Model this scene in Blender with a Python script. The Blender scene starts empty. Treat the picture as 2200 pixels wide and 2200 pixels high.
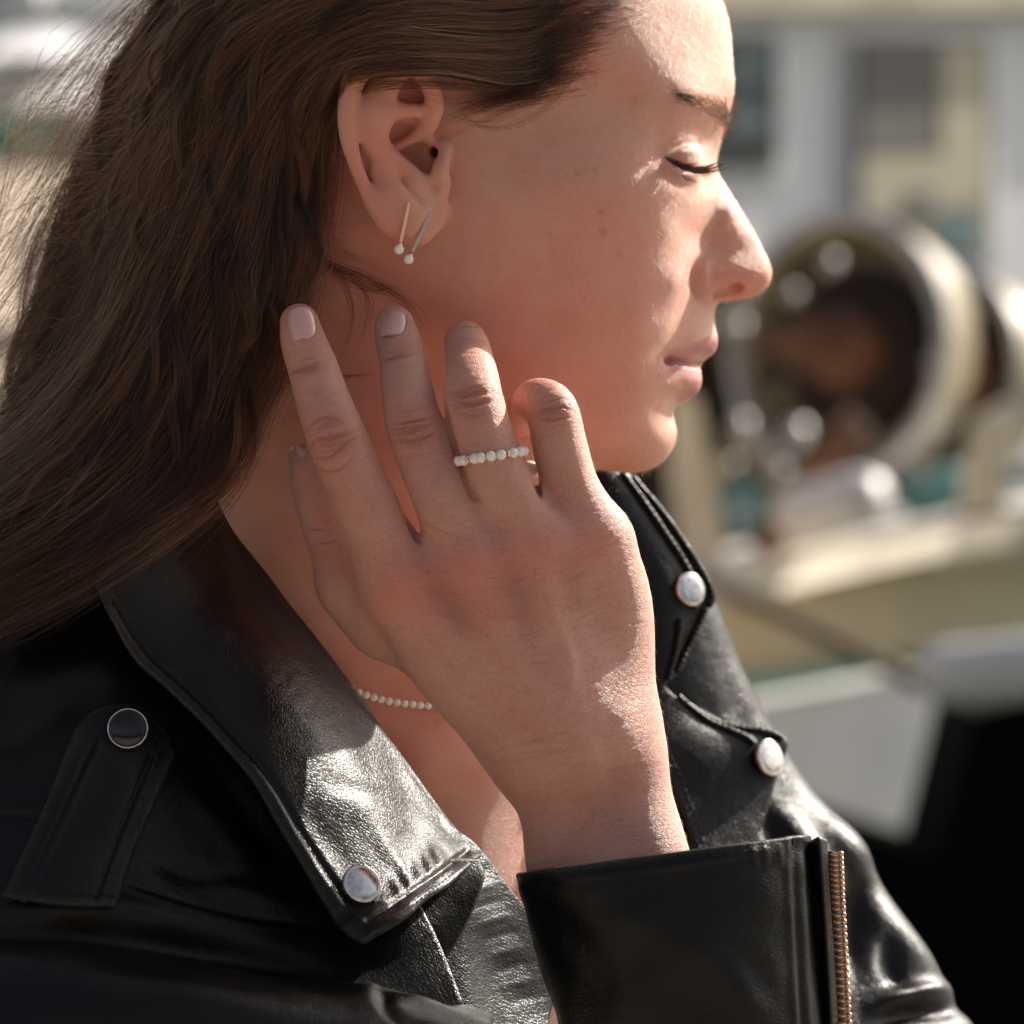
import bpy, bmesh, math, random, time
import numpy as np
from mathutils import Vector, Matrix
T0 = time.time()
random.seed(7)
RNG = np.random.default_rng(11)
scene = bpy.context.scene
COL = scene.collection

# ------------------------------------------------------------------ camera, light
MM = 0.001
S = 0.15            # mm per photo pixel (2200 px frame) at the plane y = 0
DC = 1200.0         # mm from the camera to the plane y = 0
ZC = 1150.0         # camera height above the quay in mm

cam_d = bpy.data.cameras.new("camera")
cam = bpy.data.objects.new("camera", cam_d)
COL.objects.link(cam)
cam.location = (0, -DC * MM, ZC * MM)
cam.rotation_euler = (math.radians(90), 0, 0)
cam_d.sensor_width = 24.0
cam_d.sensor_height = 24.0
cam_d.lens = 24.0 * DC / (2200 * S)
cam_d.clip_start = 0.05
cam_d.clip_end = 400.0
cam_d.dof.use_dof = True
cam_d.dof.focus_distance = (DC - 30.0) * MM
cam_d.dof.aperture_fstop = 6.4
cam_d.dof.aperture_blades = 9
scene.camera = cam

SUN_DIR = Vector((0.635, 0.51, 0.595)).normalized()     # towards the sun
SUN_EL = math.asin(SUN_DIR.z)
world = bpy.data.worlds.new("World")
scene.world = world
world.use_nodes = True
wn = world.node_tree
wn.nodes.clear()
w_out = wn.nodes.new("ShaderNodeOutputWorld")
w_bg = wn.nodes.new("ShaderNodeBackground")
w_sky = wn.nodes.new("ShaderNodeTexSky")
w_sky.sky_type = 'NISHITA'
w_sky.sun_disc = False
w_sky.sun_elevation = SUN_EL
w_sky.sun_rotation = math.atan2(SUN_DIR.x, SUN_DIR.y)
w_sky.air_density = 1.0
w_sky.dust_density = 6.0
w_sky.ozone_density = 1.0
w_bg.inputs["Strength"].default_value = 0.08
w_hsv = wn.nodes.new("ShaderNodeHueSaturation")      # hazy coastal air: a paler sky than the clear model
w_hsv.inputs["Saturation"].default_value = 0.55
wn.links.new(w_sky.outputs[0], w_hsv.inputs["Color"])
wn.links.new(w_hsv.outputs[0], w_bg.inputs["Color"])
wn.links.new(w_bg.outputs[0], w_out.inputs["Surface"])

sun_d = bpy.data.lights.new("sun", 'SUN')
sun_d.energy = 5.0
sun_d.angle = math.radians(0.53)
sun_d.color = (1.0, 0.93, 0.82)
sun = bpy.data.objects.new("sun", sun_d)
COL.objects.link(sun)
sun.rotation_euler = SUN_DIR.to_track_quat('Z', 'Y').to_euler()
sun.location = (2, 1, 4)

vs = scene.view_settings
vs.view_transform = 'Standard'
vs.look = 'None'
vs.gamma = 1.0
vs.use_curve_mapping = False
vs.exposure = 0.76
scene.cycles.use_denoising = True
scene.cycles.max_bounces = 10
scene.cycles.transparent_max_bounces = 16
scene.cycles.sample_clamp_indirect = 8.0

# ------------------------------------------------------------------ helpers
def P(px, py, y):
    """photo pixel at depth y (mm) -> point in mm, camera frame (z up, origin at the frame centre)"""
    k = S * (DC + y) / DC
    return np.array([(px - 1100.0) * k, y, (1100.0 - py) * k])

def PA(pts):
    return np.array([P(*p) for p in pts], dtype=np.float64)

def W(v):
    """mm camera frame -> metres in the scene"""
    v = np.asarray(v, dtype=np.float64)
    o = v * MM
    o[..., 2] += ZC * MM
    return o

def to_px(v):
    k = S * (DC + v[..., 1]) / DC
    return 1100.0 + v[..., 0] / k, 1100.0 - v[..., 2] / k

def mesh_obj(name, verts, faces, mat=None, parent=None, smooth=True, in_mm=True):
    me = bpy.data.meshes.new(name)
    v = W(verts) if in_mm else np.asarray(verts)
    if isinstance(faces, np.ndarray):
        n, k = faces.shape
        me.vertices.add(len(v))
        me.vertices.foreach_set("co", v.astype(np.float32).ravel())
        me.loops.add(n * k)
        me.loops.foreach_set("vertex_index", faces.astype(np.int32).ravel())
        me.polygons.add(n)
        me.polygons.foreach_set("loop_start", np.arange(0, n * k, k, dtype=np.int32))
        me.polygons.foreach_set("loop_total", np.full(n, k, dtype=np.int32))
        me.update(calc_edges=True)
        me.validate()
    else:
        me.from_pydata([tuple(x) for x in v], [], faces)
    if smooth:
        me.polygons.foreach_set("use_smooth", np.ones(len(me.polygons), dtype=bool))
    if mat:
        me.materials.append(mat)
    o = bpy.data.objects.new(name, me)
    COL.objects.link(o)
    if parent:
        o.parent = parent
        o.matrix_parent_inverse = parent.matrix_world.inverted() if parent.type != 'EMPTY' else Matrix.Translation(-parent.location)
    return o

def tag(o, label=None, cat=None, group=None, kind=None):
    for k, v in (("label", label), ("category", cat), ("group", group), ("kind", kind)):
        if v:
            o[k] = v
    return o

def empty(name, loc_mm, label, cat, group=None, parent=None):
    o = bpy.data.objects.new(name, None)
    o.empty_display_size = 0.01
    COL.objects.link(o)
    o.location = W(np.array(loc_mm, dtype=float))
    return tag(o, label, cat, group)

def cubic(pts, n):
    """Catmull-Rom curve through pts (m,k) resampled at n evenly spaced parameters (by chord length)"""
    pts = np.asarray(pts, dtype=np.float64)
    m = len(pts)
    if m == 2:
        t = np.linspace(0, 1, n)[:, None]
        return pts[0] * (1 - t) + pts[1] * t
    d = np.linalg.norm(np.diff(pts[:, :min(3, pts.shape[1])], axis=0), axis=1) + 1e-9
    s = np.concatenate([[0], np.cumsum(np.sqrt(d) * np.sqrt(d.mean()))])
    tan = np.zeros_like(pts)
    for i in range(m):
        if i == 0:
            tan[i] = (pts[1] - pts[0]) / (s[1] - s[0])
        elif i == m - 1:
            tan[i] = (pts[-1] - pts[-2]) / (s[-1] - s[-2])
        else:
            a = (pts[i] - pts[i - 1]) / (s[i] - s[i - 1])
            b = (pts[i + 1] - pts[i]) / (s[i + 1] - s[i])
            h0, h1 = s[i] - s[i - 1], s[i + 1] - s[i]
            tan[i] = (a * h1 + b * h0) / (h0 + h1)
    q = np.linspace(0, s[-1], n)
    k = np.clip(np.searchsorted(s, q, side='right') - 1, 0, m - 2)
    h = (s[k + 1] - s[k])
    u = ((q - s[k]) / h)[:, None]
    h = h[:, None]
    return ((2 * u**3 - 3 * u**2 + 1) * pts[k] + (u**3 - 2 * u**2 + u) * h * tan[k]
            + (-2 * u**3 + 3 * u**2) * pts[k + 1] + (u**3 - u**2) * h * tan[k + 1])

# ------------------------------------------------------------------ implicit surfaces
F32 = np.float32
def smin(a, b, k):
    h = np.maximum(k - np.abs(a - b), 0) / k
    return np.minimum(a, b) - h * h * k * 0.25
def smax(a, b, k):
    return -smin(-a, -b, k)

def d_cone(p, a, b, r1, r2):
    """distance to a capsule whose radius runs linearly from r1 to r2"""
    a = a.astype(F32); b = b.astype(F32)
    ab = b - a
    t = np.clip(((p - a) @ ab) / max(float(ab @ ab), 1e-6), 0, 1)
    q = p - a - t[:, None] * ab
    return np.sqrt(np.einsum('ij,ij->i', q, q)) - (r1 + (r2 - r1) * t)

def d_chain(p, pts, rads, k=0.0, far=None):
    out = None
    for i in range(len(pts) - 1):
        d = d_cone(p, pts[i], pts[i + 1], rads[i], rads[i + 1])
        out = d if out is None else (smin(out, d, k) if k > 0 else np.minimum(out, d))
    return out

def d_ell(p, c, r, R=None):
    q = p - np.asarray(c, dtype=F32)
    if R is not None:
        q = q @ np.asarray(R, dtype=F32)
    r = np.asarray(r, dtype=F32)
    k0 = np.sqrt((( q / r) ** 2).sum(1))
    k1 = np.sqrt(((q / (r * r)) ** 2).sum(1)) + 1e-9
    return k0 * (k0 - 1.0) / k1

def local(f, p, lo, hi, pad, default):
    """evaluate f only for the points inside the padded box lo..hi"""
    m = np.all((p > np.asarray(lo, F32) - pad) & (p < np.asarray(hi, F32) + pad), axis=1)
    out = np.full(len(p), default, F32)
    if m.any():
        out[m] = f(p[m])
    return out

def polygonise(field, lo, hi, h, lip=1.6, B=4):
    """naive surface nets over sparse blocks; field(points Nx3 in mm) -> signed distance-like values"""
    lo = np.asarray(lo, float); hi = np.asarray(hi, float)
    nb0 = np.ceil((hi - lo) / (h * B * 4)).astype(int)
    big = h * B * 4
    g = np.stack(np.meshgrid(*[np.arange(n) for n in nb0], indexing='ij'), -1).reshape(-1, 3)
    v = field((lo + (g + 0.5) * big).astype(F32))
    g = g[np.abs(v) < big * 0.87 * lip]
    off = np.stack(np.meshgrid(*[np.arange(4)] * 3, indexing='ij'), -1).reshape(-1, 3)
    blk = (g[:, None, :] * 4 + off[None]).reshape(-1, 3)
    sb = h * B
    vals = []
    for i in range(0, len(blk), 400000):
        vals.append(field((lo + (blk[i:i + 400000] + 0.5) * sb).astype(F32)))
    v = np.concatenate(vals)
    blk = blk[np.abs(v) < sb * 0.87 * lip]
    nb = nb0 * 4
    n = B + 1
    po = np.stack(np.meshgrid(*[np.arange(n)] * 3, indexing='ij'), -1).reshape(-1, 3)
    NX, NY, NZ = (nb * B + 2)
    VP, VK, QE = [], [], []
    chunk = max(1, 600000 // n**3)
    for i in range(0, len(blk), chunk):
        b = blk[i:i + chunk] * B
        pts = b[:, None, :] + po[None]
        f = field((lo + pts.reshape(-1, 3) * h).astype(F32)).reshape(-1, n, n, n)
        s = f < 0
        c = [s[:, x:x + B, y:y + B, z:z + B] for x in (0, 1) for y in (0, 1) for z in (0, 1)]
        cnt = sum(q.astype(np.int8) for q in c)
        act = (cnt > 0) & (cnt < 8)
        bi, ix, iy, iz = np.nonzero(act)
        if len(bi) == 0:
            continue
        acc = np.zeros((len(bi), 3)); num = np.zeros(len(bi))
        corners = [(x, y, z) for x in (0, 1) for y in (0, 1) for z in (0, 1)]
        fv = {q: f[bi, ix + q[0], iy + q[1], iz + q[2]] for q in corners}
        for q in corners:
            for ax in range(3):
                if q[ax] == 0:
                    r = list(q); r[ax] = 1; r = tuple(r)
                    a_, b_ = fv[q], fv[r]
                    m = (a_ < 0) != (b_ < 0)
                    t = np.where(m, a_ / np.where(m, a_ - b_, 1), 0)
                    pt = np.array(q, float)[None] + np.zeros((len(bi), 3))
                    pt[:, ax] += t
                    acc[m] += pt[m]; num[m] += 1
        cell = b[bi] + np.stack([ix, iy, iz], 1)
        VP.append(lo + (cell + acc / num[:, None]) * h)
        VK.append((cell[:, 0].astype(np.int64) * NY + cell[:, 1]) * NZ + cell[:, 2])
        for ax in range(3):
            sl0 = [slice(None)] + [slice(0, B)] * 3
            sl1 = list(sl0); sl1[ax + 1] = slice(1, B + 1)
            a_ = s[tuple(sl0)]; b_ = s[tuple(sl1)]
            bi, ix, iy, iz = np.nonzero(a_ != b_)
            if len(bi):
                e = b[bi] + np.stack([ix, iy, iz], 1)
                QE.append((ax, e, a_[bi, ix, iy, iz]))
    VP = np.concatenate(VP); VK = np.concatenate(VK)
    o = np.argsort(VK); VK = VK[o]; VP = VP[o]
    quads = []
    for ax, e, inside in QE:
        u, w = (ax + 1) % 3, (ax + 2) % 3
        ids = []
        ok = np.ones(len(e), bool)
        for du, dw in ((0, 0), (-1, 0), (-1, -1), (0, -1)):
            c = e.copy(); c[:, u] += du; c[:, w] += dw
            key = (c[:, 0].astype(np.int64) * NY + c[:, 1]) * NZ + c[:, 2]
            j = np.clip(np.searchsorted(VK, key), 0, len(VK) - 1)
            ok &= VK[j] == key
            ids.append(j)
        q = np.stack(ids, 1)
        q[~inside] = q[~inside][:, ::-1]
        quads.append(q[ok])
    return VP, np.concatenate(quads)

def vert_normals(v, q):
    n = np.cross(v[q[:, 2]] - v[q[:, 0]], v[q[:, 3]] - v[q[:, 1]]) if q.shape[1] == 4 else np.cross(v[q[:, 1]] - v[q[:, 0]], v[q[:, 2]] - v[q[:, 0]])
    out = np.zeros_like(v)
    for k in range(q.shape[1]):
        np.add.at(out, q[:, k], n)
    return out / (np.linalg.norm(out, axis=1, keepdims=True) + 1e-12)

def laplace(v, q, it=1, lam=0.5):
    for _ in range(it):
        acc = np.zeros_like(v); num = np.zeros(len(v))
        for k in range(4):
            a, b = q[:, k], q[:, (k + 1) % 4]
            for d in range(3):
                acc[:, d] += np.bincount(a, v[b, d], len(v)) + np.bincount(b, v[a, d], len(v))
            num += np.bincount(a, minlength=len(v)) + np.bincount(b, minlength=len(v))
        v = v + lam * (acc / num[:, None] - v)
    return v

class Relief:
    """a height map (mm) drawn with soft strokes over the photo's pixel grid, at half size"""
    def __init__(self, x0, y0, x1, y1, step=2.0):
        self.o = (x0, y0); self.st = step
        self.w = int((x1 - x0) / step) + 1; self.h = int((y1 - y0) / step) + 1
        self.a = np.zeros((self.h, self.w), F32)
    def stroke(self, pts, sig, amp, taper=True, n=None):
        pts = np.asarray(pts, float)
        L = np.linalg.norm(np.diff(pts, axis=0), axis=1).sum()
        n = n or max(4, int(L / max(sig * 0.5, 1.5)))
        c = cubic(pts, n)
        tmp = {}
        lo = c.min(0) - 3.2 * sig; hi = c.max(0) + 3.2 * sig
        i0 = max(0, int((lo[0] - self.o[0]) / self.st)); i1 = min(self.w, int((hi[0] - self.o[0]) / self.st) + 2)
        j0 = max(0, int((lo[1] - self.o[1]) / self.st)); j1 = min(self.h, int((hi[1] - self.o[1]) / self.st) + 2)
        if i1 <= i0 or j1 <= j0:
            return
        X = self.o[0] + np.arange(i0, i1) * self.st
        Y = self.o[1] + np.arange(j0, j1) * self.st
        best = np.zeros((j1 - j0, i1 - i0))
        for k, (cx, cy) in enumerate(c):
            t = k / (n - 1)
            a = math.sin(math.pi * min(max(t, 0.04), 0.96)) ** 0.6 if taper else 1.0
            ex = np.exp(-((X - cx) ** 2) / (2 * sig * sig)); ey = np.exp(-((Y - cy) ** 2) / (2 * sig * sig))
            np.maximum(best, a * ey[:, None] * ex[None, :], out=best)
        self.a[j0:j1, i0:i1] += amp * best
    def blob(self, x, y, sx, sy, amp, rot=0.0):
        X = self.o[0] + np.arange(self.w) * self.st
        Y = self.o[1] + np.arange(self.h) * self.st
        dx = X[None, :] - x; dy = Y[:, None] - y
        c, s = math.cos(rot), math.sin(rot)
        self.a += amp * np.exp(-(((dx * c + dy * s) / sx) ** 2 + ((-dx * s + dy * c) / sy) ** 2) / 2)
    def at(self, px, py):
        u = (px - self.o[0]) / self.st; v = (py - self.o[1]) / self.st
        ok = (u >= 0) & (u < self.w - 1) & (v >= 0) & (v < self.h - 1)
        u = np.clip(u, 0, self.w - 1.001); v = np.clip(v, 0, self.h - 1.001)
        i = u.astype(int); j = v.astype(int); fu = u - i; fv = v - j
        r = (self.a[j, i] * (1 - fu) * (1 - fv) + self.a[j, i + 1] * fu * (1 - fv)
             + self.a[j + 1, i] * (1 - fu) * fv + self.a[j + 1, i + 1] * fu * fv)
        return np.where(ok, r, 0.0)

def set_attr(o, name, vals):
    a = o.data.attributes.new(name, 'FLOAT', 'POINT')
    a.data.foreach_set("value", np.asarray(vals, dtype=np.float32))
# ------------------------------------------------------------------ head: outline + half widths
YM = 70.0                                              # depth of the head's middle plane
FACE_OUTLINE = [                                       # (px, py, radius of the horizontal section in mm)
 (1400,-200,60),(1480,-110,55),(1520,-55,52),(1548,0,50),(1561,35,50),(1568,70,48),(1574,145,46),(1577,185,40),(1572,225,26),(1557,275,14),
 (1545,322,8),(1540,352,6.5),(1547,376,7.5),(1563,403,8.5),(1588,445,9),(1614,487,9),(1637,530,9.5),(1653,565,9.5),(1658,588,9.5),
 (1653,609,9),(1640,625,8),(1620,637,6),(1596,643,4.5),(1569,646,4.5),(1551,648,5),(1541,653,9),(1537,664,12),(1534,686,16),
 (1536,707,17),(1541,721,17),(1542,740,16),(1536,757,16),(1522,769,18),(1507,779,20),(1504,790,18),(1508,806,16),(1507,827,15),
 (1499,845,16),(1486,855,18),(1468,864,22),(1453,872,26),(1446,884,28),(1447,899,24),(1451,915,22),(1453,932,22),(1449,953,22),
 (1440,971,22),(1424,991,22),(1401,1007,22),(1367,1016,24),(1334,1016,26),(1290,1009,28)]
BACK_OUTLINE = [(1230,1010),(1160,1020),(1080,1030),(980,1010),(880,960),(780,900),(680,800),(590,680),(500,500),(420,330),(385,120),
 (410,-80),(500,-250),(650,-380),(850,-450),(1050,-450),(1250,-360),(1340,-270)]
HALF_WIDTHS = [
 # forehead and temple
 (1330,100,57),(1200,100,63),(1000,60,68),(1400,190,51.5),(1400,100,50.5),(1330,230,55.5),(1200,250,62),(1100,300,66),(1000,250,68.5),(1460,130,43),(1450,50,41),
 # brow ridge
 (1440,200,48),(1475,222,45),(1510,235,37),(1545,245,23),
 # eye socket, lids and nose wall
 (1400,300,50.4),(1380,335,53.4),(1420,275,47.3),(1440,290,44.6),(1475,285,37.2),(1505,290,26),(1426,335,44.8),(1455,325,42),(1480,325,37.5),(1499,330,31.5),(1504,350,29),(1520,345,14),(1530,335,9.5),(1525,310,15),(1535,295,13),
 (1455,365,43),(1480,372,37),(1500,378,28),(1514,385,16.5),(1530,395,11.4),
 # cheek
 (1440,400,46.8),(1470,415,41.5),(1488,428,35),(1400,420,53.5),(1350,420,58.5),(1300,420,62.5),(1250,430,65),(1150,420,68),(1050,400,69),
 (1479,500,29),(1462,500,37.5),(1440,500,45),(1400,500,51),(1350,500,56.5),(1300,500,60.5),(1200,500,64.5),(1100,500,67),(1000,500,68),
 # nose
 (1582,450,7.4),(1565,450,10),(1545,450,11.8),(1527,445,13.4),(1510,445,21),(1494,445,30),(1605,500,7.8),(1585,500,10.1),(1560,500,11.9),(1538,500,13.4),(1518,500,14.8),
 (1499,500,18.5),(1508,475,17.8),(1488,475,29),(1500,525,18.6),(1482,525,27),(1605,545,9.2),(1580,545,11.6),(1555,545,13.3),(1530,548,15),(1625,600,9.3),(1600,600,12.6),(1572,590,15),(1545,590,16.6),
 (1520,595,18),(1502,600,19.2),(1592,630,9.5),(1562,635,12),(1535,632,17),(1515,632,18.5),
 # beside the nose, upper lip
 (1480,590,27.5),(1492,635,21.5),(1464,600,35),(1450,600,39.5),(1400,600,47.5),(1350,600,53),(1300,600,57),(1200,600,61.5),(1100,600,64),(1000,600,65.5),
 (1500,662,20),(1520,668,13.5),(1505,700,20),(1521,703,12.5),(1470,660,29),(1470,700,28),(1440,660,37),(1440,700,35.5),(1400,700,44),
 # lips
 (1505,738,18.5),(1526,742,10.5),(1480,755,22.5),(1502,767,16),(1441,777,29),(1470,797,22.5),(1490,815,14.5),(1480,838,17.5),(1450,835,25.5),(1430,868,25.5),(1400,860,33),
 (1400,780,39),(1350,780,46.5),(1300,750,52),(1250,750,55),(1150,720,58.5),(1050,650,62.5),(1000,650,63),(950,600,64.5),
 # chin and jaw
 (1400,920,28.5),(1425,945,18.5),(1350,900,38),(1350,960,29),(1300,960,34),(1300,900,43),(1250,850,48.5),(1250,930,42),(1200,850,52),(1200,940,41),(1150,800,55.5),(1150,880,47),
 (1100,760,58),(1100,850,48),(1050,730,59.5),(1050,800,51),(1000,700,60.5),(950,680,60.5),(900,650,60.5),(900,720,54),(1200,985,24),(1100,930,36),(1000,840,44),(930,770,48),
 # side and back of the skull
 (900,350,69.5),(850,250,70),(800,400,69),(750,500,65),(700,300,71),(850,50,73),(700,100,74),(550,150,65),(600,350,63),(850,-150,68),(700,-200,60),(1050,-150,65),(1200,-100,58),
 (1350,-50,49),(1000,-300,45),(700,550,58),(800,560,62),(850,600,62),(800,700,52),(700,650,50),(1100,30,67),(480,-50,45),(480,250,45),(1220,-250,42)]

def tps_fit(xy, v, lam):
    n = len(xy)
    d2 = ((xy[:, None] - xy[None]) ** 2).sum(-1)
    K = 0.5 * d2 * np.log(d2 + 1e-12)
    A = np.zeros((n + 3, n + 3))
    A[:n, :n] = K + lam * np.eye(n)
    A[:n, n] = 1; A[:n, n + 1:] = xy
    A[n, :n] = 1; A[n + 1:, :n] = xy.T
    return np.linalg.solve(A, np.concatenate([v, np.zeros(3)]))

def tps_eval(xy, w, q):
    n = len(xy); out = np.empty(len(q))
    for i in range(0, len(q), 20000):
        d2 = ((q[i:i + 20000, None] - xy[None]) ** 2).sum(-1)
        out[i:i + 20000] = (0.5 * d2 * np.log(d2 + 1e-12)) @ w[:n] + w[n] + q[i:i + 20000] @ w[n + 1:]
    return out

def build_head_field():
    pts, val = [], []
    fo = np.array([(*P(a, b, YM)[[0, 2]], r) for a, b, r in FACE_OUTLINE])
    fo = cubic(fo, 420)
    bo = np.array([(*P(a, b, YM)[[0, 2]], 62.0) for a, b in BACK_OUTLINE])
    bo = cubic(bo, 60)
    allo = np.concatenate([fo, bo[1:-1]])
    t = np.roll(allo[:, :2], -1, 0) - np.roll(allo[:, :2], 1, 0)
    nrm = np.stack([-t[:, 1], t[:, 0]], 1)
    nrm /= np.linalg.norm(nrm, axis=1, keepdims=True)
    cen = allo[:, :2].mean(0)
    if ((cen - allo[:, :2]) * nrm).sum() < 0:
        nrm = -nrm
    for i, (x, z, r) in enumerate(allo):
        pts.append((x, z)); val.append(0.0)
        d = 1.2 if i < 420 else 6.0
        if i % 2 == 0 or i >= 420:
            pts.append((x + nrm[i, 0] * d, z + nrm[i, 1] * d)); val.append(2 * r * d - d * d)
            e = 1.2 if i < 420 else 10.0
            pts.append((x - nrm[i, 0] * e, z - nrm[i, 1] * e)); val.append(-2 * r * e * 0.9)
    for a, b, w in HALF_WIDTHS:
        q = P(a, b, YM - w)
        pts.append((q[0], q[2])); val.append(w * w)
    pts = np.array(pts); val = np.array(val)
    sc = 60.0
    w = tps_fit(pts / sc, val, 0.004)
    x0, x1, z0, z1, st = -125.0, 105.0, -20.0, 250.0, 1.0
    gx = np.arange(x0, x1 + st, st); gz = np.arange(z0, z1 + st, st)
    X, Z = np.meshgrid(gx, gz)
    H = tps_eval(pts / sc, w, np.stack([X.ravel(), Z.ravel()], 1) / sc).reshape(X.shape)
    # outside the outline the field must stay negative
    gz_, gx_ = np.gradient(H, st)
    return (x0, z0, st, H.astype(F32), gx_.astype(F32), gz_.astype(F32))

HF = build_head_field()
def head_field(p):
    x0, z0, st, H, GX, GZ = HF
    u = np.clip((p[:, 0] - x0) / st, 0, H.shape[1] - 1.01); v = np.clip((p[:, 2] - z0) / st, 0, H.shape[0] - 1.01)
    i = u.astype(np.int32); j = v.astype(np.int32); fu = u - i; fv = v - j
    w00 = (1 - fu) * (1 - fv); w10 = fu * (1 - fv); w01 = (1 - fu) * fv; w11 = fu * fv
    def lk(A):
        return A[j, i] * w00 + A[j, i + 1] * w10 + A[j + 1, i] * w01 + A[j + 1, i + 1] * w11
    h = lk(H); gx = lk(GX); gz = lk(GZ)
    y = p[:, 1] - YM
    g = np.sqrt(gx * gx + gz * gz + 4 * y * y + 60.0)
    d = (y * y - h) / g
    # far outside the grid fall back on the distance to its box
    ox = np.maximum(np.maximum(x0 - p[:, 0], p[:, 0] - (x0 + st * (H.shape[1] - 1))), 0)
    oz = np.maximum(np.maximum(z0 - p[:, 2], p[:, 2] - (z0 + st * (H.shape[0] - 1))), 0)
    return np.maximum(d, np.where((ox > 0) | (oz > 0), np.sqrt(ox * ox + oz * oz) + 1.0, -1e3)).astype(F32)

# ------------------------------------------------------------------ ear
def C4(l):
    a = np.array(l, float)
    n = len(l) * 4
    c = cubic(np.column_stack([PA([r[:3] for r in l]), a[:, 3]]), n)
    return c[:, :3], c[:, 3]
HELIX = C4([(856,314,-4,1.3),(890,294,-4.5,1.8),(922,268,-6,2.7),(934,225,-8,3.0),(921,178,-11,3.1),(885,138,-14,3.2),(835,121,-16,3.2),(789,141,-18,3.2),(759,182,-19.5,3.2),
            (746,232,-20,3.1),(748,290,-19.5,2.9),(763,352,-18,2.3),(785,407,-15.6,2.2),(808,447,-13.6,2.6),(836,487,-12,2.9)])
ANTIHELIX = C4([(905,392,-7,2.4),(880,371,-9,2.8),(848,350,-10.3,3.4),(816,326,-12.2,4.4),(798,290,-13.8,5.2),(800,250,-14.2,5.4)])
CRUS_LOW = C4([(800,250,-14.2,4.8),(836,240,-13,3.0),(878,237,-10,2.5),(914,240,-7,2.1)])
CRUS_UP = C4([(800,250,-14.2,5.0),(812,212,-14,4.8),(832,178,-13.5,4.6),(850,150,-12.5,4.2)])
TRAGUS = C4([(954,318,-3,2.4),(950,345,-5.5,2.6),(947,368,-7,2.6),(953,395,-5.5,2.3),(944,418,-5,2.2)])
LOBE = C4([(820,430,-13.5,3.2),(846,470,-12,3.4),(872,497,-10,3.3),(898,505,-7.5,3.2),(922,488,-4.5,3.2),(940,452,-1.5,3.2)])
LOBE_FILL = C4([(815,370,-12.0,3.4),(842,410,-12.2,4.0),(868,440,-11,4.2),(890,462,-9,4.2),(908,435,-6.5,3.6),(885,400,-9,3.4)])
EAR_POLY = np.array([P(a, b, -12)[[0, 2]] for a, b in [(925,262),(930,215),(915,170),(880,132),(830,116),(782,138),(752,180),(738,235),(741,295),(757,355),(780,410),
            (806,452),(838,494),(866,512),(905,510),(930,480),(940,420),(950,340),(930,290)]]).astype(F32)
def d_poly(q, poly):
    n = len(poly); d = np.full(len(q), 1e9, F32); s = np.ones(len(q), F32)
    for i in range(n):
        a = poly[i]; b = poly[(i + 1) % n]
        e = b - a; w = q - a
        t = np.clip((w @ e) / (e @ e), 0, 1)
        r = w - t[:, None] * e
        d = np.minimum(d, (r * r).sum(1))
        c1 = q[:, 1] >= a[1]; c2 = q[:, 1] < b[1]; c3 = e[0] * w[:, 1] > e[1] * w[:, 0]
        s = np.where((c1 & c2 & c3) | (~c1 & ~c2 & ~c3), -s, s)
    return np.sqrt(d) * s

def ear_on(p, d):
    q = p[:, [0, 2]]
    px_, py_ = to_px(p)
    plane = -13.5 + (px_ - 745) * (10.5 / 185) - np.clip(py_ - 380, 0, 200) * 0.008
    sc = p[:, 1] - plane
    slab = smax(d_poly(q, EAR_POLY), np.abs(sc - 1.2) - 1.3, 1.5)
    d = smin(d, slab, 4.0)
    back = d_chain(p, PA([(815,330,-5),(850,300,2),(870,360,4)]), [5, 7, 7])          # back of the bowl
    d = smin(d, back, 5.0)
    cav = smin(d_ell(p, P(893, 340, -7.5), (7.0, 9.5, 6.6)), d_ell(p, P(868, 287, -9.5), (8.0, 8.0, 4.2)), 2.0)
    cav = smin(cav, d_cone(p, P(915, 360, -6), P(934, 400, -6), 4.0, 2.6), 2.5)
    d = smax(d, -cav, 2.6)
    d = smin(d, d_chain(p, *ANTIHELIX), 4.0)
    d = smin(d, d_chain(p, *CRUS_UP), 5.0)
    d = smin(d, d_chain(p, *CRUS_LOW), 3.6)
    d = smin(d, d_chain(p, *HELIX), 2.8)
    d = smin(d, d_chain(p, *LOBE_FILL), 3.5)
    d = smin(d, d_chain(p, *LOBE), 4.4)
    d = smin(d, d_chain(p, *TRAGUS), 4.6)
    canal = d_cone(p, P(927, 330, -6), P(958, 322, 16), 1.9, 2.2)
    d = smax(d, -canal, 1.0)
    return d

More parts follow.
